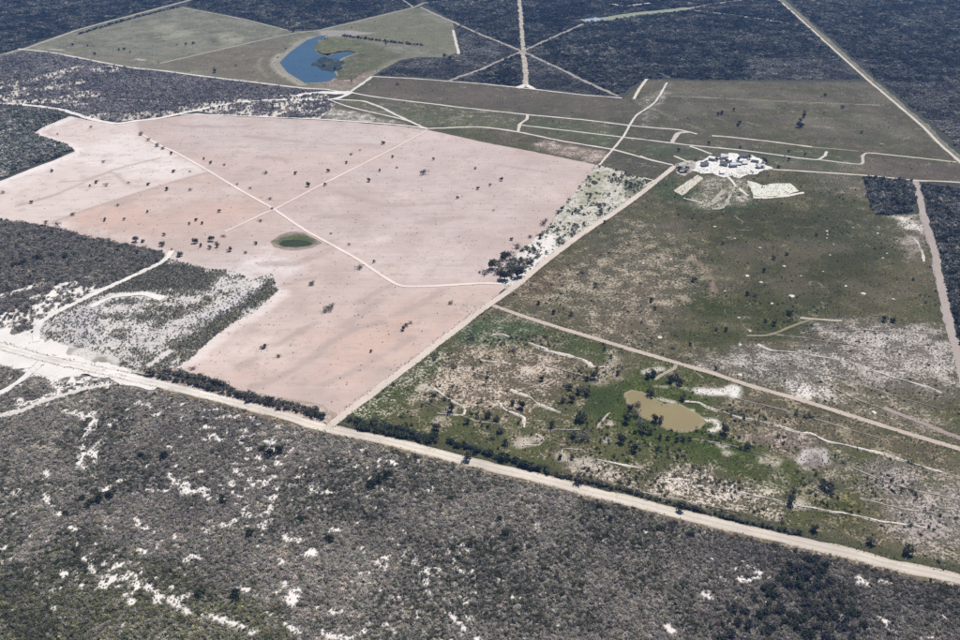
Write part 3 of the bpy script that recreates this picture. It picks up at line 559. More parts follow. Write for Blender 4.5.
track([(180, 114.3), (227, 115.3), (320, 119.3), (400, 125), (428, 128.8)], 3.4, 'bright line of sand along the upper edge of the pink field', WHITE, rag=.25)
track([(326, 99), (362, 101), (380, 107), (395, 114.5), (420, 126), (427, 128.5)], 4.2, 'white track curving down to the pink field corner', SAND)
track([(326, 99), (350, 107), (403, 119.5), (420, 125.5)], 3.2, 'thin white track beside the curving one', SAND)
track([(296, 96), (318, 93), (345, 93), (352, 92)], 13, 'wide patch of white sand below the reservoir', WHITE, rag=.35)
track([(90, 97), (137, 100), (160, 102), (200, 104.5)], 3.6, 'thin white line through the grey scrub band', (.5, .47, .45), rag=.35)
track([(350, 92), (360, 85), (372, 76.5)], 5, 'short white track beside the olive brown strip', SAND)
track([(138, 132), (160, 145.5), (175, 152), (207, 170), (240, 190), (272, 208), (303, 229), (320, 238.5), (357, 259), (387, 279), (402, 286), (428, 286.5), (480, 283.5), (502, 284)], 3.0, 'pale track running the length of the pink field', (.62, .53, .50), rag=.12)
track([(428, 130), (387, 152), (330, 180.5), (320, 185.5), (277, 208), (263, 214), (225, 232)], 2.8, 'pale track slanting across the pink field', (.58, .49, .46), rag=.12)
track([(172, 251), (160, 263.5), (110, 286.5), (67, 307), (42, 321), (37, 330), (36, 342)], 5.5, 'white sandy track down the left of the pink field', WHITE, rag=.2)
track([(90, 307), (113, 296.5), (143, 294), (163, 299)], 4.5, 'curved white sand strip among the dotted bushes', WHITE, rag=.35, w2=7)
track([(108, 385), (83, 389.5), (45, 401), (17, 413), (0, 416.5), (-60, 430)], 3.8, 'thin white track through scrub at the left edge', SAND, rag=.3)
track([(42, 362), (17, 383), (0, 393), (-60, 410)], 5, 'white track branching down to the left edge', WHITE, rag=.3)
track([(676, 365), (674, 369), (664, 374), (655, 380)], 2.6, 'short path bending off the pasture road to the pond', (.30, .26, .20), rag=.2)
track([(747, 336), (770, 335), (800, 323.5), (815, 318.5)], 2.4, 'faint path through the green middle of the upper pasture', (.20, .18, .12), rag=.3)
track([(800, 318), (842, 321)], 2.8, 'pale path stub in the upper pasture', (.34, .31, .25), rag=.3)

# ---- ridges of pushed-up sand and debris across the pastures
RIDGES = [([(528, 343.5), (547, 350), (570, 356), (587, 363), (593, 367), (609, 368)], 3.6, 'upper long'), ([(492.5, 335), (502, 335.5), (512, 338.5)], 2.4, 'short upper left'), ([(480, 360.5), (508, 364.7)], 2.2, 'thin left'), ([(511, 389.4), (530, 397), (538.5, 404.4), (560, 413.7)], 3.2, 'bent middle'), ([(497.5, 401), (508.4, 411), (525, 417.7), (524, 428)], 2.6, 'hooked'), ([(433.6, 388.5), (452, 401), (467, 407.7)], 2.8, 'left slanting'), ([(437, 414), (462, 416), (466, 410)], 2.4, 'lower left'), ([(684, 402), (697, 403.5), (715, 410), (730, 415.5), (740, 418), (762, 422), (782, 427.5), (800, 432.5), (812, 433.5), (825, 441), (848.5, 446), (880, 453), (907, 462), (942, 474)], 3.0, 'very long right'), ([(657.5, 480), (682, 480.5), (707, 485), (727, 488), (757, 496), (782, 502)], 3.2, 'straight lower'), ([(797, 506), (833, 512), (857, 517), (880, 522.5), (915, 526), (954, 532)], 2.4, 'lower right'), ([(757, 345), (774, 351), (800, 353.6), (830, 358.6), (842, 361), (857, 366), (892, 377), (930, 388), (942, 393)], 2.8, 'upper right'), ([(822, 381), (847, 396), (875, 406), (900, 416), (927, 427)], 2.0, 'thin straight'), ([(910, 236), (919, 244), (924, 262)], 2.2, 'short roadside'), ([(547, 431), (565, 430), (580, 430)], 2.0, 'flat middle'), ([(609, 413), (600, 424), (597, 430)], 2.0, 'pond side'), ([(594, 460), (615, 464), (640, 468.5)], 2.6, 'lower middle'), ([(525, 446), (538.5, 445), (543.5, 440), (536, 434)], 2.2, 'looping'), ([(558.6, 457), (562, 449), (579, 449)], 2.2, 'cornered'), ([(800, 333), (850, 330), (900, 331), (940, 334)], 1.8, 'faint upper'), ([(694, 372), (704, 378)], 1.6, 'tiny roadside'), ([(640, 492), (668, 498), (700, 505), (740, 514)], 1.6, 'hedge side'), ([(850, 468), (890, 484), (930, 493), (985, 506)], 1.6, 'brown right edge'), ([(860, 498), (900, 508), (960, 518), (1000, 524)], 1.5, 'second right edge'), ([(700, 440), (730, 446), (770, 458)], 1.5, 'green side'), ([(420, 400), (440, 408), (470, 419), (500, 424)], 1.5, 'flat lower left'), ([(470, 372), (500, 380), (540, 385)], 1.4, 'broken left'), ([(545, 365), (570, 372), (590, 377)], 1.4, 'inner upper'), ([(735, 398), (780, 410), (830, 424), (880, 438)], 1.5, 'road side'), ([(790, 372), (840, 378), (900, 398), (950, 412)], 1.5, 'inner right'), ([(760, 332), (800, 338), (860, 346), (930, 352)], 1.4, 'topmost right')]
for px, w, nm in RIDGES:
    upper = np.mean([q[1] for q in px]) < 400 and px[0][0] > 690
    ribbon('sand_ridge', px, w * .75, (.54, .50, .455) if w > 2.1 else (.40, .36, .31), f'{nm} ridge of pale sand across the {"upper" if upper else "lower"} pasture', 'sand ridge', height=.5, z=.06, step=1.2, rag=.6, dens=.42, fleck=(.24, .21, .17), keep=False)

# ------------------------------------------------------------------ water
def flat_water(name, px, z, mat, label, jit=.4):
    g = gp(px); R = densify(ring(g), 3, jit, smooth=False)[:-1]
    me = bpy.data.meshes.new(name); bm = bmesh.new()
    bm.faces.new([bm.verts.new((x, y, z)) for x, y in R]); bmesh.ops.triangulate(bm, faces=bm.faces[:]); bm.normal_update()
    for f in bm.faces:
        if f.normal.z < 0: f.normal_flip()
    bm.to_mesh(me); bm.free(); me.materials.append(MATS[mat]); o = bpy.data.objects.new(name, me); COL.objects.link(o)
    tag(o, label, 'water', kind='structure'); return R
BROWN_POND = [(627, 394), (632, 391.5), (640, 393), (648, 396), (655, 402.5), (663, 406.5), (672, 406), (676, 404.5), (686, 410), (696, 415), (702, 421), (697, 427), (687, 430.5), (678, 431), (668, 429), (662, 425), (652, 420), (641, 415), (637, 408), (629, 403)]
RESERVOIR = [(327, 35), (318, 36), (307, 40), (290, 52), (279.5, 62.5), (287, 72), (305, 83), (318, 82.5), (330, 81), (337, 76), (334, 71), (341, 66), (334, 63), (344, 57), (357, 53), (345, 52), (334, 54), (327, 57), (320, 54), (314, 51), (316, 45), (320, 40)]
GREEN_POOL = [(275, 243), (282, 237), (291, 233.5), (300, 234), (308, 238), (315, 242), (311, 245.5), (300, 247.5), (288, 248), (279, 247)]
R1 = flat_water('muddy_pond', BROWN_POND, .34, 'muddy_water', 'muddy brown pond in the lower pasture')
R2 = flat_water('reservoir', RESERVOIR, .10, 'reservoir_water', 'blue reservoir beside the pale green pasture')
def rim(name, R, z, w, h, col, label, mat='scrub_soil'):
    c = R.mean(0); n = len(R); T = np.roll(R, -1, 0) - np.roll(R, 1, 0); T /= np.hypot(*T.T)[:, None]; Nn = np.stack([T[:, 1], -T[:, 0]], 1)
    if np.sum(R[:, 0] * np.roll(R[:, 1], -1) - np.roll(R[:, 0], -1) * R[:, 1]) < 0: Nn = -Nn
    wv = w * (.5 + 1.1 * fbm(R, 14, 8)); rows = [np.column_stack([R - Nn * .6, np.full(n, z - .15)]), np.column_stack([R + Nn * (wv * .4)[:, None], np.full(n, z + h)]), np.column_stack([R + Nn * wv[:, None], np.full(n, .03)])]
    V = np.concatenate(rows); a = np.arange(n); b = (a + 1) % n
    F = np.concatenate([np.stack([a + k * n, b + k * n, b + (k + 1) * n, a + (k + 1) * n], 1) for k in range(2)])
    o = mesh_obj(name, V, F, mat); set_attrs(o.data, np.array(col), np.array([q * .7 for q in col]), .4); tag(o, label, 'bank', kind='structure')
rim('pond_bank', R1, .34, 2.2, .25, (.24, .21, .13), 'earth bank around the muddy brown pond')
rim('reservoir_bank', R2, .10, 3.5, .06, (.24, .22, .17), 'pale bank around the blue reservoir')
for px, nm, bs, fk, dn in (([(314, 49), (320, 40), (328, 37), (342, 38.5), (356, 43), (366, 50), (352, 51.5), (340, 50.5), (328, 54), (320, 53)], 'green reed bed at the upper right of the reservoir', (.08, .088, .04), (.16, .15, .08), .5),
    ([(336, 79), (344, 66), (350, 57), (362, 53), (372, 58), (366, 70), (352, 79)], 'green marshy fringe at the lower right of the reservoir', (.07, .075, .038), (.15, .135, .08), .5),
    ([(316, 60), (326, 57), (340, 59), (345, 64), (338, 70), (330, 73), (320, 68), (312, 64)], 'dark weedy shallows at the right of the reservoir', (.020, .030, .045), (.055, .075, .05), .5)):
    sheet('reed_bed', px, 2.4, .2, 'pasture_soil', lambda P: Paint(P, bs, fk, dn), nm, 'reeds', jitter=4.5)
# green pool: a grassy saucer with dark water in the middle
sheet('pool_rim', [(270, 242), (280, 235), (291, 231.5), (303, 232), (312, 237), (322, 243), (313, 248), (298, 250.5), (283, 250), (274, 247)], 1.5, .09, 'pasture_soil', lambda P: (lambda p: (p.poly([(274, 241), (283, 236), (293, 233.5), (303, 234.5), (312, 239), (314, 244), (300, 247), (284, 247)], (.07, .085, .035), (.15, .16, .08), .42, soft=3), p)[1])(Paint(P, (.26, .22, .19), (.15, .14, .11), .35)), 'grassy rim of the small green pool in the pink field', 'bank')
flat_water('green_pool', [(278, 244), (284, 240.5), (296, 239.5), (307, 241), (313, 243.5), (308, 246), (296, 247.2), (284, 246.8)], .13, 'green_water', 'small dark green pool in the pink field')
flat_water('pale_pool', [(584, 20), (588, 17.8), (596, 17), (600, 18.5), (599, 20.5), (592, 21.8), (586, 21.6)], .35, 'pale_water', 'small pale pool at the end of the grassy clearing strip')

# ------------------------------------------------------------------ plant prototypes
def crown_mesh(name, n, rx, rz, z0, leaf, seed, lobes=5, flat=.75, spread=.45):
    """a crown of many small leaf clumps spread through uneven lobes, on a few bent stems"""
    r = np.random.default_rng(seed); V = []; F = []; lv = []
    lc = [(np.clip(r.normal(0, spread), -.75, .75) * rx, np.clip(r.normal(0, spread), -.75, .75) * rx, z0 + rz * (.35 + .5 * r.random()), .42 + .3 * r.random()) for _ in range(lobes)]
    for k in range(n):
        cx, cy, cz, s = lc[k % lobes]
        d = r.normal(size=3); d /= np.linalg.norm(d); d[2] = d[2] * .9 + .12
        rad = s * (0.45 + .6 * r.random() ** .6)
        c = np.array([cx, cy, cz]) + d * np.array([rx, rx, rz * flat]) * rad
        c[2] = max(c[2], .08)
        u = r.normal(size=3); nrm = d * .6 + r.normal(size=3) * .8 + np.array([0, 0, .5]); nrm /= np.linalg.norm(nrm)
        u -= nrm * (u @ nrm); u /= np.linalg.norm(u); v = np.cross(nrm, u); q = leaf * (.6 + .8 * r.random())
        i = len(V); V += [c + u * q, c + v * q * .8, c - u * q * .9, c - v * q * .7]; F.append((i, i + 1, i + 2, i + 3)); lv += [.45 + 1.1 * r.random()] * 4
    me = bpy.data.meshes.new(name); me.from_pydata([tuple(v) for v in V], [], F); me.materials.append(MATS['foliage'])
    a = me.attributes.new('leafvar', 'FLOAT', 'POINT'); a.data.foreach_set('value', np.array(lv, np.float32))
    return me, lc
def stems_mesh(name, lc, rad, seed, trunk=0.0):
    bm = bmesh.new(); r = np.random.default_rng(seed)
    def tube(path, r0, r1, sides=5):
        prev = None
        for k, p in enumerate(path):
            q = r0 + (r1 - r0) * k / (len(path) - 1); ringv = [bm.verts.new((p[0] + q * math.cos(2 * math.pi * j / sides), p[1] + q * math.sin(2 * math.pi * j / sides), p[2])) for j in range(sides)]
            if prev:
                for j in range(sides): bm.faces.new((prev[j], prev[(j + 1) % sides], ringv[(j + 1) % sides], ringv[j]))
            prev = ringv
    fork = np.array([r.normal(0, .08), r.normal(0, .08), trunk])
    if trunk > 0: tube([(0, 0, -.2), tuple(fork * .55), tuple(fork)], rad * 1.3, rad)
    for cx, cy, cz, s in lc:
        mid = np.array([cx * .45, cy * .45, trunk + (cz - trunk) * .55]); tube([tuple(fork if trunk > 0 else (cx * .08, cy * .08, -.15)), tuple(mid), (cx, cy, cz)], rad * .75, rad * .2, 4)
    me = bpy.data.meshes.new(name); bm.to_mesh(me); bm.free(); me.materials.append(MATS['bark']); return me

proto_col = {}
def proto(colname, meshes):
    c = bpy.data.collections.new(colname)
    for i, me in enumerate(meshes): c.objects.link(bpy.data.objects.new(f'{colname}_{i:02d}', me))
    proto_col[colname] = c
# unit sized: radius about 1 m, scaled per plant
proto('scrub_shape', [crown_mesh('scrub', 150, .95, .95, .0, .16, 20 + i, 6)[0] for i in range(5)] + [crown_mesh('scrub', 120, .9, 1.0, .0, .17, 40 + i, 4)[0] for i in range(3)])
proto('wood_shape', [crown_mesh('wood', 80, .95, 1.1, .05, .27, 60 + i, 4)[0] for i in range(6)])
proto('tuft_shape', [crown_mesh('tuft', 16, .8, .7, .0, .34, 80 + i, 3)[0] for i in range(6)])

def gn_scatter(name, P, S, T, colname, label, cat, zs=None):
    n = len(P); me = bpy.data.meshes.new(name); me.vertices.add(n)
    me.vertices.foreach_set('co', np.column_stack([P, np.full(n, .02)]).astype(np.float32).ravel())
    def at(nm, ty, key, arr): a = me.attributes.new(nm, ty, 'POINT'); a.data.foreach_set(key, np.ascontiguousarray(arr).ravel())
    rz = rng.random(n) * 6.283; at('rot', 'FLOAT_VECTOR', 'vector', np.column_stack([(rng.random(n) - .5) * .3, (rng.random(n) - .5) * .3, rz]).astype(np.float32))
    hz = S * (.75 + .5 * rng.random(n)) if zs is None else zs
    at('scl', 'FLOAT_VECTOR', 'vector', np.column_stack([S, S * (.8 + .4 * rng.random(n)), hz]).astype(np.float32))
    at('pid', 'INT', 'value', rng.integers(0, len(proto_col[colname].objects), n).astype(np.int32))
    q = np.ones((n, 4), np.float32); q[:, :3] = np.clip(T, .004, .9); at('tint', 'FLOAT_COLOR', 'color', q)
    o = bpy.data.objects.new(name, me); COL.objects.link(o); tag(o, label, cat, kind='stuff')
    ng = bpy.data.node_groups.new(name, 'GeometryNodeTree')
    ng.interface.new_socket('Geometry', in_out='INPUT', socket_type='NodeSocketGeometry'); ng.interface.new_socket('Geometry', in_out='OUTPUT', socket_type='NodeSocketGeometry')
    N = ng.nodes; L = ng.links; gi = N.new('NodeGroupInput'); go = N.new('NodeGroupOutput')
    ip = N.new('GeometryNodeInstanceOnPoints'); ci = N.new('GeometryNodeCollectionInfo'); ci.inputs[0].default_value = proto_col[colname]
    ci.inputs['Separate Children'].default_value = True; ci.inputs['Reset Children'].default_value = True
    def na(nm, ty): a = N.new('GeometryNodeInputNamedAttribute'); a.data_type = ty; a.inputs[0].default_value = nm; return a.outputs[0]
    L.new(gi.outputs[0], ip.inputs['Points']); L.new(ci.outputs[0], ip.inputs['Instance']); ip.inputs['Pick Instance'].default_value = True
    L.new(na('pid', 'INT'), ip.inputs['Instance Index']); L.new(na('rot', 'FLOAT_VECTOR'), ip.inputs['Rotation']); L.new(na('scl', 'FLOAT_VECTOR'), ip.inputs['Scale'])
    L.new(ip.outputs[0], go.inputs[0])
    md = o.modifiers.new('scatter', 'NODES'); md.node_group = ng
    return o

TAKEN = []
def offroad(P, extra=.8):
    m = np.ones(len(P), bool)
    for Lr, hw in ROADS:
        lo, hi = Lr.min(0) - hw - 3, Lr.max(0) + hw + 3
        c = m & (P[:, 0] > lo[0]) & (P[:, 0] < hi[0]) & (P[:, 1] > lo[1]) & (P[:, 1] < hi[1]); i = np.nonzero(c)[0]
        if len(i): m[i[dist_line(P[i], Lr) < hw + extra]] = False
    return m
def spots(px, step, jit=.42):
    poly = gp(px); lo, hi = poly.min(0), poly.max(0)
    x = np.arange(lo[0], hi[0], step); y = np.arange(lo[1], hi[1], step); X, Y = np.meshgrid(x, y, indexing='ij')
    P = np.stack([X, Y], -1).reshape(-1, 2); P[:, 0] += (np.round((P[:, 1] - lo[1]) / step) % 2) * step * .5
    P += (rng.random(P.shape) - .5) * 2 * jit * step
    return P[inside(P, poly)]
def tints(n, table):
    w = np.array([t[0] for t in table]); c = np.array([t[1] for t in table]); k = rng.choice(len(table), n, p=w / w.sum())
    return c[k] * (.6 + .8 * rng.random((n, 1))) * (1 + .10 * (rng.random((n, 3)) - .5))
GREY = [(5, (.37, .342, .308)), (3, (.32, .30, .272)), (2, (.42, .375, .325)), (1.4, (.24, .235, .165)), (.6, (.12, .125, .07))]
GREENISH = [(3, (.21, .205, .13)), (3, (.27, .26, .19)), (3, (.32, .30, .27)), (1.5, (.115, .125, .065)), (.7, (.30, .28, .15))]
WOOD = [(4, (.10, .102, .088)), (3, (.15, .147, .132)), (2, (.050, .056, .044)), (1.3, (.24, .228, .21))]
LOWSCRUB = [(5, (.33, .305, .30)), (3, (.25, .232, .232)), (1, (.14, .15, .115))]

# foreground scrub
P = spots(FG, 1.4); w = sand_fg(P); keep = (w < .45 + .25 * rng.random(len(P))) | (rng.random(len(P)) < .5)
vd = dist_line(P, densify(gp(MAIN), 12)); keep &= (vd > 7.2) | ((vd > 5.4) & (rng.random(len(P)) < .25)); keep &= rng.random(len(P)) < .93; P = P[keep & offroad(P, .3)]
g = fg_green(P); T = tints(len(P), GREY); T2 = tints(len(P), GREENISH); mg = rng.random(len(P)) < g; T[mg] = T2[mg]
nd = fbm(P, 34, 141); dk = (nd > .57) & (rng.random(len(P)) < .55); T[dk] = tints(dk.sum(), [(1, (.10, .105, .065)), (1, (.17, .165, .135))])
px_right = sstep(90, 190, P[:, 0] + (P[:, 1] - 380) * -.4)[:, None]; T = T * (1.2 - .55 * px_right)
vr = fbm(P, 55, 151)[:, None]; T = T * (.55 + .9 * vr) * (.72 + .56 * fbm(P, 9, 157)[:, None]) * (.8 + .4 * fbm(P, 24, 159)[:, None])
S = (.72 + .75 * rng.random(len(P)) ** 1.8) * (.85 + .3 * fbm(P, 40, 161)); S *= 1 - .42 * sand_fg(P)
gn_scatter('bare_scrub', P, S, T, 'scrub_shape', 'dense leafless grey scrub filling the foreground below the main road', 'scrub')
# scrub wedge at left, dotted sandy bush, scrub band
P = spots(SL1, 2.3); k = (sl1_sand(P) < .5) | (rng.random(len(P)) < .25); P = P[k & offroad(P, .3)]
gn_scatter('bare_scrub', P, 1.2 + 1.1 * rng.random(len(P)) ** 1.5, tints(len(P), GREY) * .85, 'scrub_shape', 'dense grey scrub wedge left of the pink field', 'scrub')
P = spots(SL2, 1.45); k = rng.random(len(P)) < sl2_dens(P); P = P[k & offroad(P, .4)]
gn_scatter('dotted_scrub', P, .34 + .55 * rng.random(len(P)) ** 2.5 + .35 * sl2_dens(P), tints(len(P), [(3, (.20, .195, .155)), (3, (.30, .285, .26)), (1.4, (.17, .175, .10))]), 'scrub_shape', 'small dark bushes dotted over white sand left of the pink field', 'scrub')
P = spots(BUL, 3.1); k = (bul_sand(P) < .5) | (rng.random(len(P)) < .28); P = P[k & offroad(P, .4)]
gn_scatter('bare_scrub', P, 1.3 + 1.2 * rng.random(len(P)) ** 1.5, tints(len(P), LOWSCRUB) * (.85 + .7 * fbm(P, 60, 177))[:, None], 'wood_shape', 'blue grey scrub band between two white tracks above the pink field', 'scrub')
P = spots(FL, 3.0); P = P[offroad(P, .4)]; ed = dist_line(P, ring(gp(FL))); P = P[ed > 9 * (fbm(P, 9, 201) - .3)]
gn_scatter('dark_wood', P, 1.7 + 1.1 * rng.random(len(P)), tints(len(P), WOOD) * (1.7 + 1.8 * fbm(P, 30, 203))[:, None], 'wood_shape', 'dark wood with a pointed edge at the left of the pink field', 'wood')
P = spots(TRI, 2.6); k = rng.random(len(P)) < .06 + .62 * sstep(.46, .64, fbm(P, 16, 171)); P = P[k & offroad(P, .6)]
gn_scatter('dotted_scrub', P, .7 + 1.3 * rng.random(len(P)) ** 1.6, tints(len(P), [(2, (.075, .095, .05)), (2, (.12, .125, .09)), (1, (.15, .14, .12))]), 'scrub_shape', 'green bushes dotted over the white sandy wedge', 'scrub')
# far woods
names = ['dark blue grey wood at the top left corner', 'dark wood behind the pale green pasture', 'dark wood crossed by cut lines at the top centre', 'dark wood right of the firebreak, top right corner']
for px, nm in zip(MASK_TOP, names):
    P = spots(px, 4.4); P = P[offroad(P, 2.5)]; ed = dist_line(P, ring(gp(px))); P = P[(ed > 7 * fbm(P, 9, 195) + 2 * rng.random(len(P))) & (rng.random(len(P)) < .55 + .9 * fbm(P, 14, 197))]
    S = 2.3 + 1.9 * rng.random(len(P)) ** 1.4; T = tints(len(P), WOOD); lowz = fbm(P, 160, 181)
    if 'centre' in nm or 'right' in nm:
        lw = np.zeros(len(P))
        for q in ([(384, 70), (417, 58), (447, 58), (460, 52), (482, 62), (470, 82), (400, 77)], [(885, 83), (960, 84), (960, 96), (895, 97)], [(905, 100), (1000, 100), (1000, 160), (966, 156)], [(526, 88), (530, 60), (615, 97)], [(460, 30), (515, 50), (460, 75)], [(760, 60), (860, 62), (860, 80), (760, 80)]):
            gq = gp(q); dd = dist_line(P, ring(gq)); lw = np.maximum(lw, np.where(inside(P, gq), 1, 1 - sstep(0, 25, dd)))
        T2 = tints(len(P), LOWSCRUB); T = T * (1 - .6 * lw[:, None]) + T2 * .6 * lw[:, None]; S = S * (1 - .3 * lw)
    T = T * (.35 + 1.3 * lowz[:, None]) * (.6 + .8 * sstep(.42, .58, fbm(P, 20, 187)))[:, None]
    gn_scatter('dark_wood', P, S, T, 'wood_shape', nm, 'wood', zs=S * (.38 + .45 * rng.random(len(P)) ** 2))
for px, nm in ((FR1, 'dark wood block between the pasture and the right hand road'), (FR2, 'dark wood beyond the road at the right edge')):
    P = spots(px, 2.9); P = P[offroad(P, 1.0)]; ed = dist_line(P, ring(gp(px))); P = P[ed > 6 * (fbm(P, 8, 199) - .25)]; k = fbm(P, 18, 191) + .15 * (px is FR2) > .42; P = P[k]
    gn_scatter('dark_wood', P, 1.7 + 1.5 * rng.random(len(P)), tints(len(P), WOOD) * (.9 + 1.2 * fbm(P, 22, 207))[:, None], 'wood_shape', nm, 'wood')
# rows of low trees reading as dark lines far away
for pxl, nm, st, wd in (([(80, 34), (120, 22), (160, 11.5), (180, 7)], 'dark hedge line along the upper left track', 2.2, 5), ([(343, 36), (365, 39), (390, 42), (421, 45.5)], 'dark hedge line above the reservoir', 2.6, 5), ([(-20, 52), (0, 50), (12, 49)], 'dark hedge at the left edge below the wood', 3, 8)):
    Lr = densify(gp(pxl), st); P = Lr + (rng.random(Lr.shape) - .5) * wd
    gn_scatter('hedge_row', P, 1.5 + 1.1 * rng.random(len(P)), tints(len(P), WOOD) * .8, 'wood_shape', nm, 'hedge')
# grass tussocks and low weeds in the pastures
for px, st, nm, tab, pr, s0, s1 in ((LOWP, 1.5, 'grass tussocks and weeds in the pasture around the pond', [(3, (.06, .075, .03)), (2, (.11, .10, .06)), (1, (.28, .24, .18)), (1, (.035, .05, .018))], .5, .3, .75),
                                    (UPP, 2.1, 'grass tussocks and weeds in the dark olive pasture', [(3, (.07, .07, .036)), (2, (.12, .105, .07)), (1, (.26, .22, .16)), (1, (.035, .045, .018))], .5, .35, .8),
                                    (FARP, 4.4, 'low weeds in the far olive brown pasture', [(3, (.08, .08, .045)), (2, (.06, .065, .032)), (1, (.2, .18, .13))], .4, .45, .9),
                                    (TLP, 5.0, 'low weeds in the pale green pasture', [(3, (.13, .135, .08)), (2, (.09, .10, .055)), (1, (.26, .25, .19))], .3, .5, .9)):
    P = spots(px, st); k = rng.random(len(P)) < pr * (.3 + 1.4 * fbm(P, 25, 221)); P = P[k & offroad(P, .4)]
    for wp in (BROWN_POND, RESERVOIR): P = P[~inside(P, gp(wp))]
    S = s0 + (s1 - s0) * rng.random(len(P)) ** 2; big = rng.random(len(P)) < .03; S[big] *= 1.9
    gn_scatter('pasture_weeds', P, S, tints(len(P), tab), 'tuft_shape', nm, 'weeds')
P = spots(LOWP, 3.2); cl = fbm(P, 24, 231); P = P[(rng.random(len(P)) < .9 * sstep(.52, .74, cl)) & offroad(P, 1.0) & ~inside(P, gp(BROWN_POND))]
gn_scatter('pasture_shrubs', P, .6 + 1.0 * rng.random(len(P)) ** 2, tints(len(P), [(3, (.06, .07, .038)), (2, (.12, .12, .09)), (1, (.2, .19, .16))]), 'scrub_shape', 'low shrubs in loose clumps over the pasture around the pond', 'shrubs')
P = spots(UPP, 5.0); cl = fbm(P, 40, 233); P = P[(rng.random(len(P)) < .5 * sstep(.5, .74, cl)) & offroad(P, 1.0)]
gn_scatter('pasture_shrubs', P, .5 + .8 * rng.random(len(P)) ** 2, tints(len(P), [(3, (.055, .06, .034)), (2, (.11, .105, .075))]), 'scrub_shape', 'sparse low shrubs over the dark olive pasture', 'shrubs')
P = spots(PINK_POLY, 4); P = P[(rng.random(len(P)) < .16 * (.2 + 1.6 * fbm(P, 60, 205))) & offroad(P, .5)]
gn_scatter('field_weeds', P, .25 + .5 * rng.random(len(P)) ** 2, tints(len(P), [(1, (.16, .135, .115)), (1, (.28, .23, .20)), (.3, (.08, .085, .05))]), 'tuft_shape', 'sparse dry weeds on the bare pink field', 'weeds')

Pv = []
for Lr, hw in ROADS:
    if hw < 2.2 or hw > 5 or Lr[:, 1].min() > 900: continue
    q = densify(Lr, .8, 0, smooth=False); T_ = np.gradient(q, axis=0); T_ /= np.hypot(*T_.T)[:, None] + 1e-9; N_ = np.stack([-T_[:, 1], T_[:, 0]], 1)
    for sgn in (-1, 1): Pv.append((q + N_ * (sgn * (hw * .80 + rng.random(len(q)) ** 1.5 * 2.6))[:, None])[fbm(q, 18, 241 + sgn) + .4 * rng.random(len(q)) > .62])
Pv = np.concatenate(Pv)
gn_scatter('verge_grass', Pv, .22 + .45 * rng.random(len(Pv)) ** 2, tints(len(Pv), [(2, (.11, .10, .06)), (1, (.2, .17, .12)), (1, (.06, .065, .03))]), 'tuft_shape', 'tufts of grass and weeds along the edges of the dirt roads', 'grass')
# ------------------------------------------------------------------ single trees
tree_shapes = {}
for i in range(5):
    me, lc = crown_mesh(f'crown_round_{i}', 300, .80, .95, .16, .14, 300 + i, 8, spread=.36); tree_shapes[('d', i)] = (me, stems_mesh(f'trunk_round_{i}', lc, .055, 320 + i, .26))
    me, lc = crown_mesh(f'crown_bare_{i}', 210, .90, .80, .12, .105, 340 + i, 9, spread=.42); tree_shapes[('g', i)] = (me, stems_mesh(f'trunk_bare_{i}', lc, .05, 360 + i, .2))
TINT = {'d': [(3, (.075, .080, .048)), (2, (.11, .108, .072)), (1, (.15, .14, .11))], 'g': [(3, (.23, .205, .19)), (2, (.19, .175, .15)), (1, (.14, .14, .10))]}
_U = 'first second third fourth fifth sixth seventh eighth ninth tenth eleventh twelfth thirteenth fourteenth fifteenth sixteenth seventeenth eighteenth nineteenth'.split()
_T = {2: 'twent', 3: 'thirt', 4: 'fort', 5: 'fift', 6: 'sixt', 7: 'sevent', 8: 'eight', 9: 'ninet'}
def nth(k):
    if k == 1: return 'leftmost'
    if k < 20: return _U[k - 1] + ' from left'
    return (_T[k // 10] + 'ieth' if k % 10 == 0 else _T[k // 10] + 'y-' + _U[k % 10 - 1]) + ' from left'
NTH = [nth(k) for k in range(1, 100)]
LOOK = {'d': 'dark green tree', 'g': 'grey bare tree'}
def plant(name, xy, size, kind, label, cat, group, hscale=1.0, pnames=('crown', 'trunk'), tint=None):
    root = bpy.data.objects.new(name, None); COL.objects.link(root); root.empty_display_size = .5
    root.location = (xy[0], xy[1], .05); root.rotation_euler = (0, 0, random.uniform(0, 6.28)); s = size * .5
    root.scale = (s * random.uniform(.9, 1.12), s * random.uniform(.9, 1.12), s * hscale * random.uniform(.9, 1.15))
    me, tr = tree_shapes[(kind, random.randrange(5))]
    t = tints(1, TINT[kind])[0] if tint is None else tint
    for nm, mm in zip(pnames, (me, tr)):
        o = bpy.data.objects.new(nm, mm); COL.objects.link(o); o.parent = root
        if nm == pnames[0]: o['tint'] = [float(c) for c in t]
    tag(root, label, cat, group); return root
def trees(zone, where, items):
    for kind in 'dg':
        sub = sorted([it for it in items if it[3] == kind])
        for k, (x, y, s, _) in enumerate(sub):
            no = f', {NTH[k]}' if len(sub) > 1 else ''
            plant('tree', gp([(x, y)])[0], s * (1.4 if 'thicket' in zone else .88 if 'pink' in where else 1.0), kind, f'{LOOK[kind]} {where}{no}', 'tree', zone, hscale=1.05 if kind == 'd' else .9)
D, G = 'd', 'g'
trees('trees on the palest part of the pink field', 'on the palest corner of the pink field', [(91.7, 127.5, 6, G), (58, 134.5, 4, G), (104, 162.5, 6, G), (51.7, 172, 5, D), (96.7, 183, 5, D), (90, 186.5, 4, D), (106, 185.5, 7, G), (129, 183, 4, G), (148.5, 185, 5, D), (3.5, 193, 6, G), (32, 203, 5, D), (173.9, 172.2, 5, D), (190, 172, 4, G)])
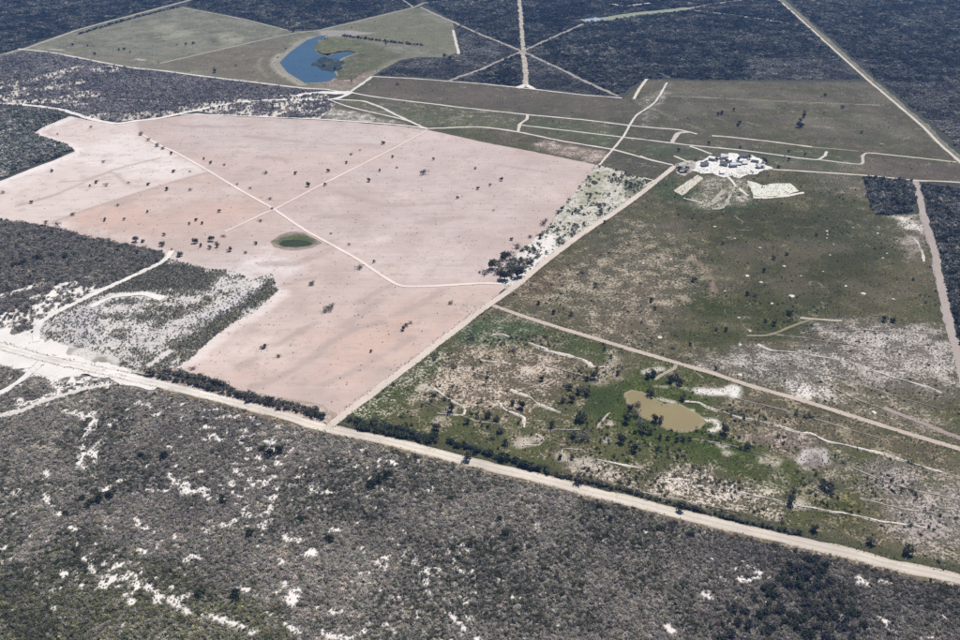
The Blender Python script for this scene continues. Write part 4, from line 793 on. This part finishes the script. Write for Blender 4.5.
trees('trees along the track from the field corner', 'beside the upper end of the long field track', [(141, 134.5, 8, G), (148, 140.5, 6, G), (157.5, 146, 7, G), (163.4, 148.8, 6, G), (171.4, 154.2, 5, D)])
trees('trees between the two slanting field tracks', 'between the two pale tracks of the pink field', [(203.8, 159.3, 4, D), (210.7, 163.5, 5, D), (224.3, 165.5, 5, G), (266, 173.5, 7, G), (295.6, 174, 5, D), (307.8, 186.4, 7, D), (237.7, 184.7, 4, G), (250.4, 188.5, 5, G), (269.7, 199.4, 5, G), (272.3, 209.5, 3.5, D), (383, 143.8, 6, D), (360, 150.5, 3.5, G), (351.2, 155, 4, D), (346.4, 163.3, 5, D), (328, 171.7, 5, D)])
trees('trees on the upper pink field', 'on the right half of the pink field', [(325, 185.5, 5, D), (392.7, 157.5, 5, D), (396.8, 168, 4.5, G), (379.8, 171, 4, D), (369, 181.5, 6, D), (433.6, 159.8, 5, D), (423.6, 174, 11, G), (475.4, 168.8, 5, G), (478, 189.2, 5, D), (457.4, 198.4, 4, D), (501.7, 180.5, 6, D), (490, 185.5, 4, D), (493.7, 211, 3.5, G), (331, 234, 3.5, G), (349, 245, 4, G), (373.8, 262.5, 3.5, D), (360, 268.3, 8, G), (479.6, 273, 3, D)])
trees('trees on the left part of the pink field', 'on the left part of the pink field', [(118, 206, 4, D), (147.6, 212.5, 4, D), (73.5, 215, 6, G), (167, 190, 6, D), (190.6, 190.5, 6, G), (219.6, 212, 4.5, D), (46, 223, 6, G), (58, 226, 8, G), (104.8, 220.7, 5, D), (124.5, 220, 4, D), (84.4, 236.6, 5, G), (108.6, 240.4, 6, G), (189.2, 224.4, 4, D), (196.3, 220.7, 4, D), (202.3, 223.7, 4, D), (260.3, 221.5, 5, G)])
trees('cluster of dark trees left of the green pool', 'in the scattered cluster left of the green pool', [(164, 235.5, 4, D), (162.5, 245.7, 6, D), (143, 242, 4, D), (136.2, 241.6, 7, D), (180, 255.8, 6, D), (195, 243.2, 7, D), (201, 246.5, 4, D), (211.8, 240.8, 7, D), (216.8, 243.5, 5, G), (217.7, 247, 5, D), (209.8, 248.6, 4.5, D), (223.5, 236.6, 5, G), (230.2, 250.8, 6, D), (245.3, 253.3, 4, G), (255.8, 244, 4, D), (171.7, 249.5, 3, G)])
trees('dark trees in the scrub wedge', 'in the grey scrub wedge at left', [(127, 245.5, 4, D), (121, 248, 5, D), (117.8, 251.5, 5, D), (137.9, 254, 5, D), (43, 239.6, 5.5, D), (20, 236.6, 4, D), (52.7, 257, 7, D), (64.7, 258, 7.5, D), (38.8, 260.5, 8, D), (23.4, 265, 7, D), (15, 267, 7, D), (69, 249, 4, D), (46, 245, 4, G), (161.6, 257.6, 7, G)])
trees('trees on the lower pink field', 'on the lower end of the pink field', [(312.5, 284.5, 7, G), (329, 309.5, 9, G), (325, 312, 6, G), (333, 307, 6, G), (451.2, 303.4, 6, G), (407, 326, 6, G), (411, 323, 5, G), (403, 330, 5, D), (371, 352, 3, D), (262, 348.6, 5, G), (265, 347.5, 5, D), (278.7, 357, 5, G), (193, 369.4, 5.5, G)])
trees('thicket at the field corner', 'in the thicket at the field corner', [(492.5, 268.5, 8, D), (499, 264, 7, G), (505, 279, 8.5, D), (519, 277, 9, D), (510, 272.5, 9, G), (520, 266, 9, G), (526.7, 263.5, 7, G), (511.7, 266.6, 8, G), (501.8, 270.8, 8, G), (485, 273.5, 6, G), (497, 274, 6, G), (508.4, 255.5, 7, G), (505, 259, 7, D), (517.5, 247.5, 6, G), (514, 272, 8, G), (522, 270.5, 8, G)])
trees('trees by the sandy wedge', 'on the edge of the white sandy wedge', [(511.7, 240, 4, D), (530, 237.4, 5, G), (541, 237.7, 6, D), (543.5, 224.5, 7, G), (546, 220.7, 5, G), (533.5, 253.7, 4, G), (562, 210, 6, D), (558, 213, 5, D)])
trees('trees at the main road edge', 'casting shade on the edge of the main road', [(578, 481, 8.5, D), (468, 459, 7.5, D), (681, 510, 7, D)])
trees('trees around the muddy pond', 'standing close around the muddy pond', [(650.4, 395.8, 7, D), (638, 406, 6.5, G), (655, 421.5, 7, D), (660, 422, 6, D), (681.3, 400.5, 4.5, D), (653, 376, 7, D), (648, 378, 6, D), (675.7, 378.8, 7, D), (671, 381, 7, D), (679, 384, 6, D), (724.4, 433, 8, D), (748, 449, 6, D), (627, 422, 8, D), (634, 415, 8, G), (630, 410, 6, D), (640, 424, 7, G), (620.3, 442.5, 7.5, D), (634.4, 451, 6.5, D), (642, 431, 7, D), (650, 434, 5, D), (660, 438, 4, D), (668, 439.5, 3.5, D), (683, 440.6, 4.5, D), (677, 441, 4, D), (690, 440, 3.5, D)])
trees('trees in the lower pasture left of the pond', 'in the lower pasture left of the muddy pond', [(541.8, 380.3, 5, D), (521.8, 408, 7, D), (513, 404.5, 5, D), (578.6, 393, 7, D), (587, 394.5, 7, D), (583, 390, 6, G), (572, 401.3, 6, D), (563, 402, 5, D), (565, 386, 6, G), (570, 389, 6, D), (593.7, 378.7, 7, D), (617.9, 374.5, 5, D), (580.3, 420, 8, D), (610.4, 357.8, 4, D), (604.5, 349.5, 3.5, D), (488, 417.5, 6, D), (496.7, 420.5, 5, D), (552, 426.5, 6, D), (573.6, 436.7, 6, D), (583.6, 438, 9, G), (500, 432, 5, D), (505, 444.3, 5.5, D), (493.4, 438.4, 5, G), (572, 458.5, 4, D), (560, 458.5, 4, D), (437, 429, 6, D), (451, 411, 7, D), (453.7, 367.8, 6, G), (470.4, 337.7, 7, G), (467, 423, 5, D), (422.7, 365, 4, G), (393.5, 384.5, 4, G), (514, 350, 5, G), (587, 380, 5, D)])
trees('trees in the lower pasture right of the pond', 'in the lower pasture right of the muddy pond', [(792, 495.3, 7, D), (789.6, 503.6, 8, D), (828.4, 490.3, 8, D), (821.7, 486, 7, D), (833, 487, 6, G), (814, 530, 6, D), (871, 543.5, 6, D), (907.6, 553, 7, D), (778, 437, 4, G), (844, 463, 3.5, G)])
trees('dark trees in the olive pasture', 'in the dark olive pasture', [(651.4, 301.3, 5, D), (655, 309.3, 4, D), (693, 281.2, 5, D), (722.8, 244, 4, D), (773.3, 258.8, 5, D), (786.3, 255, 4, D), (764, 271.7, 4.5, D), (747, 295, 5, D), (755, 296, 5, G), (789.6, 315, 6, D), (716, 330, 4, D), (725.8, 330.5, 4, D), (773.7, 325, 5.5, D), (765.4, 321.8, 4, D), (716, 369.5, 3.5, D), (673.4, 347.7, 5, G), (651.7, 342.7, 5, G), (595.3, 286.7, 5, D), (582, 272.5, 6, G), (538.5, 304.3, 4.5, D), (553.5, 313.5, 4.5, D), (571, 315, 4.5, D), (604.5, 223.2, 4, D), (816.7, 235.7, 4, D), (912.9, 280, 3, D), (884, 321, 6, D), (893, 322, 5, D), (629, 245, 4, G), (690, 345, 3.5, D)])
trees('trees in the far right pasture', 'in the pasture above and beside the farmyard', [(721.4, 114, 7, D), (718, 115, 5, D), (733.6, 110.4, 5, D), (738, 126, 5, D), (740, 123.5, 5, D), (708.5, 144, 4.5, D), (678.5, 151.3, 5, D), (764.5, 160.8, 6, D), (788.8, 160.5, 5, D), (788.8, 151.8, 4, D), (740, 148, 4, D), (798, 127, 9, D), (800.5, 122, 8, D), (803.3, 117, 8, D), (801.7, 126.5, 7, D), (805, 112, 6, G), (842.6, 108.3, 7, D), (861.5, 133, 5, D), (805, 155.5, 4, D), (778.6, 168, 5, D), (825, 96, 6, D), (397.7, 85, 5, D)])
trees('trees in the pale green pasture', 'in the pale green pasture at the top left', [(215, 72.3, 9, D), (186, 44.8, 6, D), (193.4, 43.8, 6, D), (176.7, 45, 5, G), (213.5, 41.8, 4, G), (236, 65.7, 5, G), (73.2, 46, 6, D), (94.7, 54.7, 6, D), (119, 50.5, 5, D), (124.5, 49.8, 5.5, D), (130.3, 52.7, 5, D), (87.7, 46, 4, D), (80.7, 34, 5, D)])
trees('trees near the reservoir', 'near the blue reservoir', [(293.2, 31.6, 9, D), (303, 30.3, 7, D), (277.8, 57.7, 5, G), (286, 49, 5, G), (444.5, 57.7, 9, D), (450, 59.3, 9, D), (386, 43.8, 6, D), (335, 69.4, 6, D), (324, 66.9, 6, D), (351.7, 81, 5, D), (375, 21.7, 4, G), (351.7, 27.6, 5, G)])

# ---- roadside shrubs standing one by one along the main road
def hedge(pxl, step, spread, size, label, group, kind='d', tint=None, p=1.0):
    Lr = densify(gp(pxl), step)
    for k, q in enumerate(Lr):
        if random.random() > p: continue
        xy = q + np.array([random.uniform(-1, 1), random.uniform(-1, 1)]) * spread
        t = np.array(random.choice(tint)) * random.uniform(.75, 1.25) if tint else None
        plant('roadside_shrub', xy, size * random.uniform(.75, 1.3), kind, f'{label}, {NTH[k]}', 'shrub', group, .8, ('foliage', 'stem'), t)
HT = [(.12, .122, .09), (.16, .155, .13), (.095, .10, .065), (.20, .19, .16)]; HT2 = [(.075, .09, .06), (.10, .11, .075), (.06, .075, .042)]
hedge([(152, 374.5), (177, 375), (213, 383), (245, 396), (280, 404), (318, 413)], 2.7, 1.0, 5.8, 'dark shrub in the back row of the hedge below the pink field', 'hedge below the pink field', tint=HT)
hedge([(160, 378), (200, 385), (250, 400), (322, 417)], 2.9, 1.0, 5.2, 'dark shrub in the front row of the hedge below the pink field', 'hedge below the pink field', tint=HT)
hedge([(352, 421), (375, 425), (400, 431), (437, 440)], 2.8, 1.6, 5.8, 'green shrub in the back hedge row right of the road junction', 'hedge right of the junction', tint=HT2)
hedge([(358, 427), (400, 436), (430, 443)], 2.8, 1.4, 5.2, 'green shrub in the front hedge row right of the road junction', 'hedge right of the junction', tint=HT2)
hedge([(447, 443), (475, 451), (500, 458), (548, 472)], 2.4, 1.5, 5.6, 'green shrub in the hedge below the lower pasture', 'hedge along the lower pasture', tint=HT2)
hedge([(556, 476), (600, 484), (640, 495), (690, 508), (720, 516), (800, 534)], 2.3, .8, 3.6, 'low dark shrub in the thin hedge along the main road', 'thin hedge along the main road', tint=HT)
# ---- the biggest shrubs of the foreground scrub
P = spots([(800, 555), (960, 592), (1000, 640), (700, 640), (740, 600)], 5.6); P = P[offroad(P, 3)]; P = P[rng.random(len(P)) < .8][:70]
for q in P: plant('scrub_bush', q, random.uniform(4.5, 7.5), 'd', 'large dark round bush in the scrub at the bottom right corner', 'bush', 'large bushes at the bottom right', .72, ('foliage', 'stem'), np.array(random.choice([(.060, .066, .052), (.085, .085, .08), (.07, .07, .072), (.05, .06, .04)])) * random.uniform(.8, 1.2))
single = [(165, 457, 7), (142, 456, 5), (222, 500, 6), (224, 503, 5), (65, 515, 5), (235, 596, 7), (200, 595, 6), (58, 563, 3.5), (270, 455, 8), (280, 452, 7), (263, 450, 6), (380, 480, 8), (372, 486, 7), (388, 476, 7), (250, 535, 6), (300, 520, 5), (90, 505, 7), (100, 500, 7), (110, 497, 6), (82, 500, 6), (500, 520, 5), (505, 535, 5), (515, 550, 5), (450, 500, 5), (610, 520, 5), (330, 540, 6), (690, 535, 5.5), (600, 508, 5), (660, 530, 5), (470, 545, 4)]
for k, (x, y, s) in enumerate(sorted(single)): plant('scrub_bush', gp([(x, y)])[0], s, 'd', f'dark green bush rising from the grey foreground scrub, {NTH[k]}', 'bush', 'dark bushes in the grey foreground scrub', .8, ('foliage', 'stem'), np.array((.045, .055, .03)) * random.uniform(.8, 1.3))

# ------------------------------------------------------------------ pale mounds in the olive pasture
def mound_mesh(seed):
    r = np.random.default_rng(seed); n = 14; a = np.arange(n) * 2 * math.pi / n; rad = 1 + .35 * (r.random(n) - .5); V = [(0, 0, .28)]
    for f, h in ((.5, .22), (1.0, -.03)): V += [(f * q * math.cos(t), f * q * math.sin(t), h) for q, t in zip(rad, a)]
    F = [(0, 1 + i, 1 + (i + 1) % n) for i in range(n)] + [(1 + i, 1 + n + i, 1 + n + (i + 1) % n, 1 + (i + 1) % n) for i in range(n)]
    me = bpy.data.meshes.new('sand_mound'); me.from_pydata(V, [], F); me.shade_smooth(); me.materials.append(MATS['road_sand']); set_attrs(me, np.array((.58, .55, .50)), np.array((.40, .37, .32)), .35); return me
mm = [mound_mesh(900 + i) for i in range(4)]
mp_ = [(714.8, 226.5, 2.2), (735, 238.3, 1.6), (760, 247.7, 2.2), (747, 275.8, 2.8), (784, 266, 2.2), (761, 282, 2.2), (792, 296, 3.4), (671, 259, 2), (643, 263.3, 1.8), (772, 303.4, 2.4), (739, 317.6, 2), (877.8, 233.3, 2), (830, 255, 1.6), (845.8, 286, 2.2), (863.4, 293.4, 3), (887, 253.3, 1.6), (883, 258, 1.8), (833.4, 244.4, 1.4), (893.5, 299, 1.8), (827, 231, 2), (827.5, 234.5, 1.8), (827, 238, 1.4), (823, 271.5, 1.4), (740, 344.5, 2.4), (660, 337.5, 2.6), (740, 375, 2.4), (874, 412.5, 2.6), (829, 394, 3), (699.5, 366, 1.6), (790, 354, 2), (801, 276, 1.4), (725, 291, 1.6), (703, 240, 1.3), (690, 230, 1.4), (750, 331, 1.5)]
for k, (x, y, r) in enumerate(sorted(mp_)):
    r = r * .72
    o = bpy.data.objects.new('sand_mound', mm[k % 4]); COL.objects.link(o); q = gp([(x, y)])[0]; o.location = (q[0], q[1], .07); o.rotation_euler = (0, 0, random.uniform(0, 6)); o.scale = (r, r * random.uniform(.6, 1), random.uniform(.8, 1.6))
    tag(o, f'small pale sand mound in the olive pasture, {NTH[k]}', 'mound', 'pale mounds in the olive pasture')

# ------------------------------------------------------------------ farmyard
YARD = [(690, 170.5), (697, 166), (694, 162.5), (702, 160), (708, 156.5), (718, 157.5), (722, 153.8), (736, 153.2), (741, 155.5), (752, 154.3), (757, 158), (766, 161), (763, 164), (775, 168.8), (764, 170.5), (757, 173.8), (748, 174), (740, 178), (731, 176), (722, 177.5), (712, 173.5), (703, 173.8)]
sheet('farmyard', YARD, 2.0, .16, 'road_sand', lambda P: Paint(P, (.63, .62, .60), (.42, .39, .36), .40), 'bright white sandy yard around the farm buildings', 'yard', jitter=2.2)
sheet('sandy_ground', [(675, 164), (690, 160), (700, 163), (692, 172), (684, 176), (676, 173)], 2.0, .15, 'scrub_soil', lambda P: Paint(P, (.42, .39, .35), (.16, .15, .12), .5), 'trampled sandy patch left of the farmyard', 'ground')
sheet('cleared_pad', [(697.7, 174.7), (703.5, 178), (682.6, 195.6), (673.4, 190.6)], 2.0, .15, 'road_sand', lambda P: Paint(P, (.52, .49, .42), (.34, .32, .25), .45), 'narrow pale cleared pad left below the farmyard', 'ground')
sheet('cleared_pad', [(747, 180.5), (756, 182.5), (762, 185.5), (775, 183.5), (791, 183.5), (799, 191), (786, 195), (764, 197), (753.6, 195.6)], 2.0, .15, 'road_sand', lambda P: Paint(P, (.55, .55, .48), (.47, .46, .40), .3), 'wide pale cleared pad right below the farmyard', 'ground')
track([(753, 197.5), (770, 198), (786, 196), (803, 192.5)], 4, 'raised sand rim along the wide cleared pad', (.62, .57, .52), rag=.3, height=.5)
track([(728, 177), (736, 186), (748, 196)], 3, 'sandy path from the farmyard past the wide pad', (.55, .5, .45), rag=.3)
track([(700, 207), (712, 203), (724, 190)], 5, 'sandy scar below the narrow cleared pad', (.36, .34, .28), rag=.7, dens=.5)
track([(712, 209), (722, 208), (730, 196), (738, 186)], 4, 'second sandy scar below the farmyard', (.34, .32, .26), rag=.7, dens=.5)
track([(684, 198), (702, 203)], 2.6, 'short white strip under the narrow cleared pad', (.5, .47, .4), rag=.4)
track([(674, 156), (690, 163)], 3, 'short track into the farmyard from the left', (.5, .47, .42), rag=.3)
track([(640, 156), (650, 160), (672, 165)], 3.6, 'white stub left of the farmyard', SAND, rag=.3)
track([(643, 178), (654, 181), (640, 188)], 3.4, 'sandy loop beside the border road', (.5, .46, .4), rag=.4)
plain('plaster', (.62, .60, .56)); plain('roof_dark', (.07, .065, .07), .7, .3, 3); plain('roof_grey', (.24, .24, .25), .5, .4, 3); plain('roof_white', (.72, .72, .72), .5, .4, 3); plain('roof_blue', (.16, .25, .42), .5, .4, 3); plain('timber', (.16, .11, .07)); plain('window_glass', (.03, .04, .05), .15, .5)
def box(name, x0, x1, y0, y1, z0, z1, mat, parent):
    V = np.array([(x, y, z) for z in (z0, z1) for x, y in ((x0, y0), (x1, y0), (x1, y1), (x0, y1))]); F = [(3, 2, 1, 0), (4, 5, 6, 7), (0, 1, 5, 4), (1, 2, 6, 5), (2, 3, 7, 6), (3, 0, 4, 7)]
    return mesh_obj(name, V, F, mat, parent, smooth=False)
def house(x, y, w, d, h, rot, roof, label, hip=False, name='farm_house', open_=False):
    w, d = w * .85, d * .85
    r = bpy.data.objects.new(name, None); COL.objects.link(r); q = gp([(x, y)])[0]; r.location = (q[0], q[1], .17); r.rotation_euler = (0, 0, math.radians(rot)); tag(r, label, 'shed' if open_ else 'house', 'farm buildings in the white yard')
    if open_:
        for sx in (-1, 1):
            for sy in (-1, 1): box('post', sx * w / 2 - .12, sx * w / 2 + .12, sy * d / 2 - .12, sy * d / 2 + .12, 0, h, 'timber', r)
    else:
        box('wall', -w / 2, w / 2, -d / 2, d / 2, 0, h, 'plaster', r)
        dr = box('door', -.5, .5, -d / 2 - .05, -d / 2 + .04, 0, 2.1, 'timber', r); box('handle', .32, .42, -d / 2 - .10, -d / 2 - .05, .98, 1.06, 'roof_grey', dr)
        for wx in (-w * .32, w * .30):
            wi = box('window', wx - .6, wx + .6, -d / 2 - .04, -d / 2 + .04, 1.0, 2.0, 'window_glass', r); box('sill', wx - .7, wx + .7, -d / 2 - .12, -d / 2 - .042, .9, 1.0, 'plaster', wi)
        wi = box('window', w / 2 - .04, w / 2 + .04, -.6, .6, 1.0, 2.0, 'window_glass', r)
    o = .6; X, Y, rh = w / 2 + o, d / 2 + o, d * .26; hx = X - (Y if hip else 0); t = .14
    V = [(-X, -Y, h), (X, -Y, h), (X, Y, h), (-X, Y, h), (-hx, 0, h + rh), (hx, 0, h + rh)]; V += [(a, b, c + t) for a, b, c in V]
    F = [(0, 4, 5, 1)[::-1], (2, 5, 4, 3)[::-1], (6, 7, 11, 10), (8, 9, 10, 11), (7, 8, 11), (9, 6, 10), (0, 1, 7, 6), (1, 2, 8, 7), (2, 3, 9, 8), (3, 0, 6, 9), (0, 3, 4), (1, 5, 2)]
    rf = mesh_obj('roof', V, F, roof, r, smooth=False); box('ridge_cap', -hx, hx, -.18, .18, h + rh + t - .06, h + rh + t + .08, roof, rf)
house(704.4, 165.5, 9, 6, 3, 20, 'roof_dark', 'dark roofed house at the left end of the white farmyard', True)
house(712, 160, 8, 6, 3, -35, 'roof_white', 'white roofed house at the upper left of the white farmyard')
house(723.6, 158.5, 10, 6, 3, 15, 'roof_grey', 'grey roofed house at the top of the white farmyard')
house(743.7, 157, 11, 7, 3.2, -15, 'roof_dark', 'large dark roofed house at the upper right of the white farmyard', True)
house(723.8, 165, 9, 6.5, 3, -30, 'roof_dark', 'dark roofed house at the middle of the white farmyard')
house(733, 166.5, 9, 6, 3, 10, 'roof_blue', 'long blue roofed house at the middle of the white farmyard')
house(739, 164.6, 6, 5, 2.8, -20, 'roof_dark', 'small dark roofed shed right of the blue roofed house', open_=True, name='open_shed')
house(745, 163.8, 6, 4, 2.8, 5, 'roof_grey', 'small grey roofed shed right of the middle of the farmyard', open_=True, name='open_shed')
house(755, 161.5, 9, 6, 3, -20, 'roof_white', 'white roofed house near the right end of the farmyard')
house(760, 167.5, 10, 5, 3, 10, 'roof_grey', 'low grey roofed shed at the right tip of the farmyard', open_=True, name='open_shed')
house(722, 173.5, 5, 4, 2.6, 0, 'roof_white', 'tiny white roofed hut at the lower edge of the farmyard', open_=True, name='open_shed')
house(683.8, 171.8, 9, 5, 2.8, 15, 'roof_dark', 'dark roofed shed left of the farmyard entrance', open_=True, name='open_shed')
house(680, 167, 7, 5, 2.8, 30, 'roof_grey', 'grey roofed shed left of the white farmyard', open_=True, name='open_shed')
house(729, 161.5, 6, 5, 2.6, 40, 'roof_white', 'small white roofed house behind the blue roofed one')
trees('trees among the farm buildings', 'among the white farmyard buildings', [(706, 163.2, 5, D), (717, 161, 5, D), (738, 160.5, 5, D), (749, 159, 6, D), (763, 166, 6, D), (757, 167, 5, D), (687, 170.2, 6, D), (678, 170.5, 5, D), (696, 160, 5, G), (726, 162, 4.5, D), (766, 163, 5, D)])
mo = bpy.data.objects.new('sand_pile', mm[1]); COL.objects.link(mo); q = gp([(742.5, 172.5)])[0]; mo.location = (q[0], q[1], .18); mo.scale = (9, 5.5, 6); tag(mo, 'large white sand pile at the lower edge of the farmyard', 'sand pile')

# ------------------------------------------------------------------ air
X0, X1, Y0, Y1, Z0, Z1 = -9200, 9200, -2700, 12200, -1.5, 356
hb = box('haze', X0, X1, Y0, Y1, Z0, Z1, 'bark', None); hb.data.materials.clear()
m, N, L = nodes('haze_air'); out = N.new('ShaderNodeOutputMaterial'); pv = N.new('ShaderNodeVolumePrincipled')
pv.inputs['Color'].default_value = (.20, .44, 1.0, 1); pv.inputs['Density'].default_value = 0.00009; pv.inputs['Anisotropy'].default_value = 0.0
L.new(pv.outputs[0], out.inputs['Volume']); hb.data.materials.append(m)
tag(hb, 'thin blue haze of the air over the whole plain', 'haze', kind='stuff')
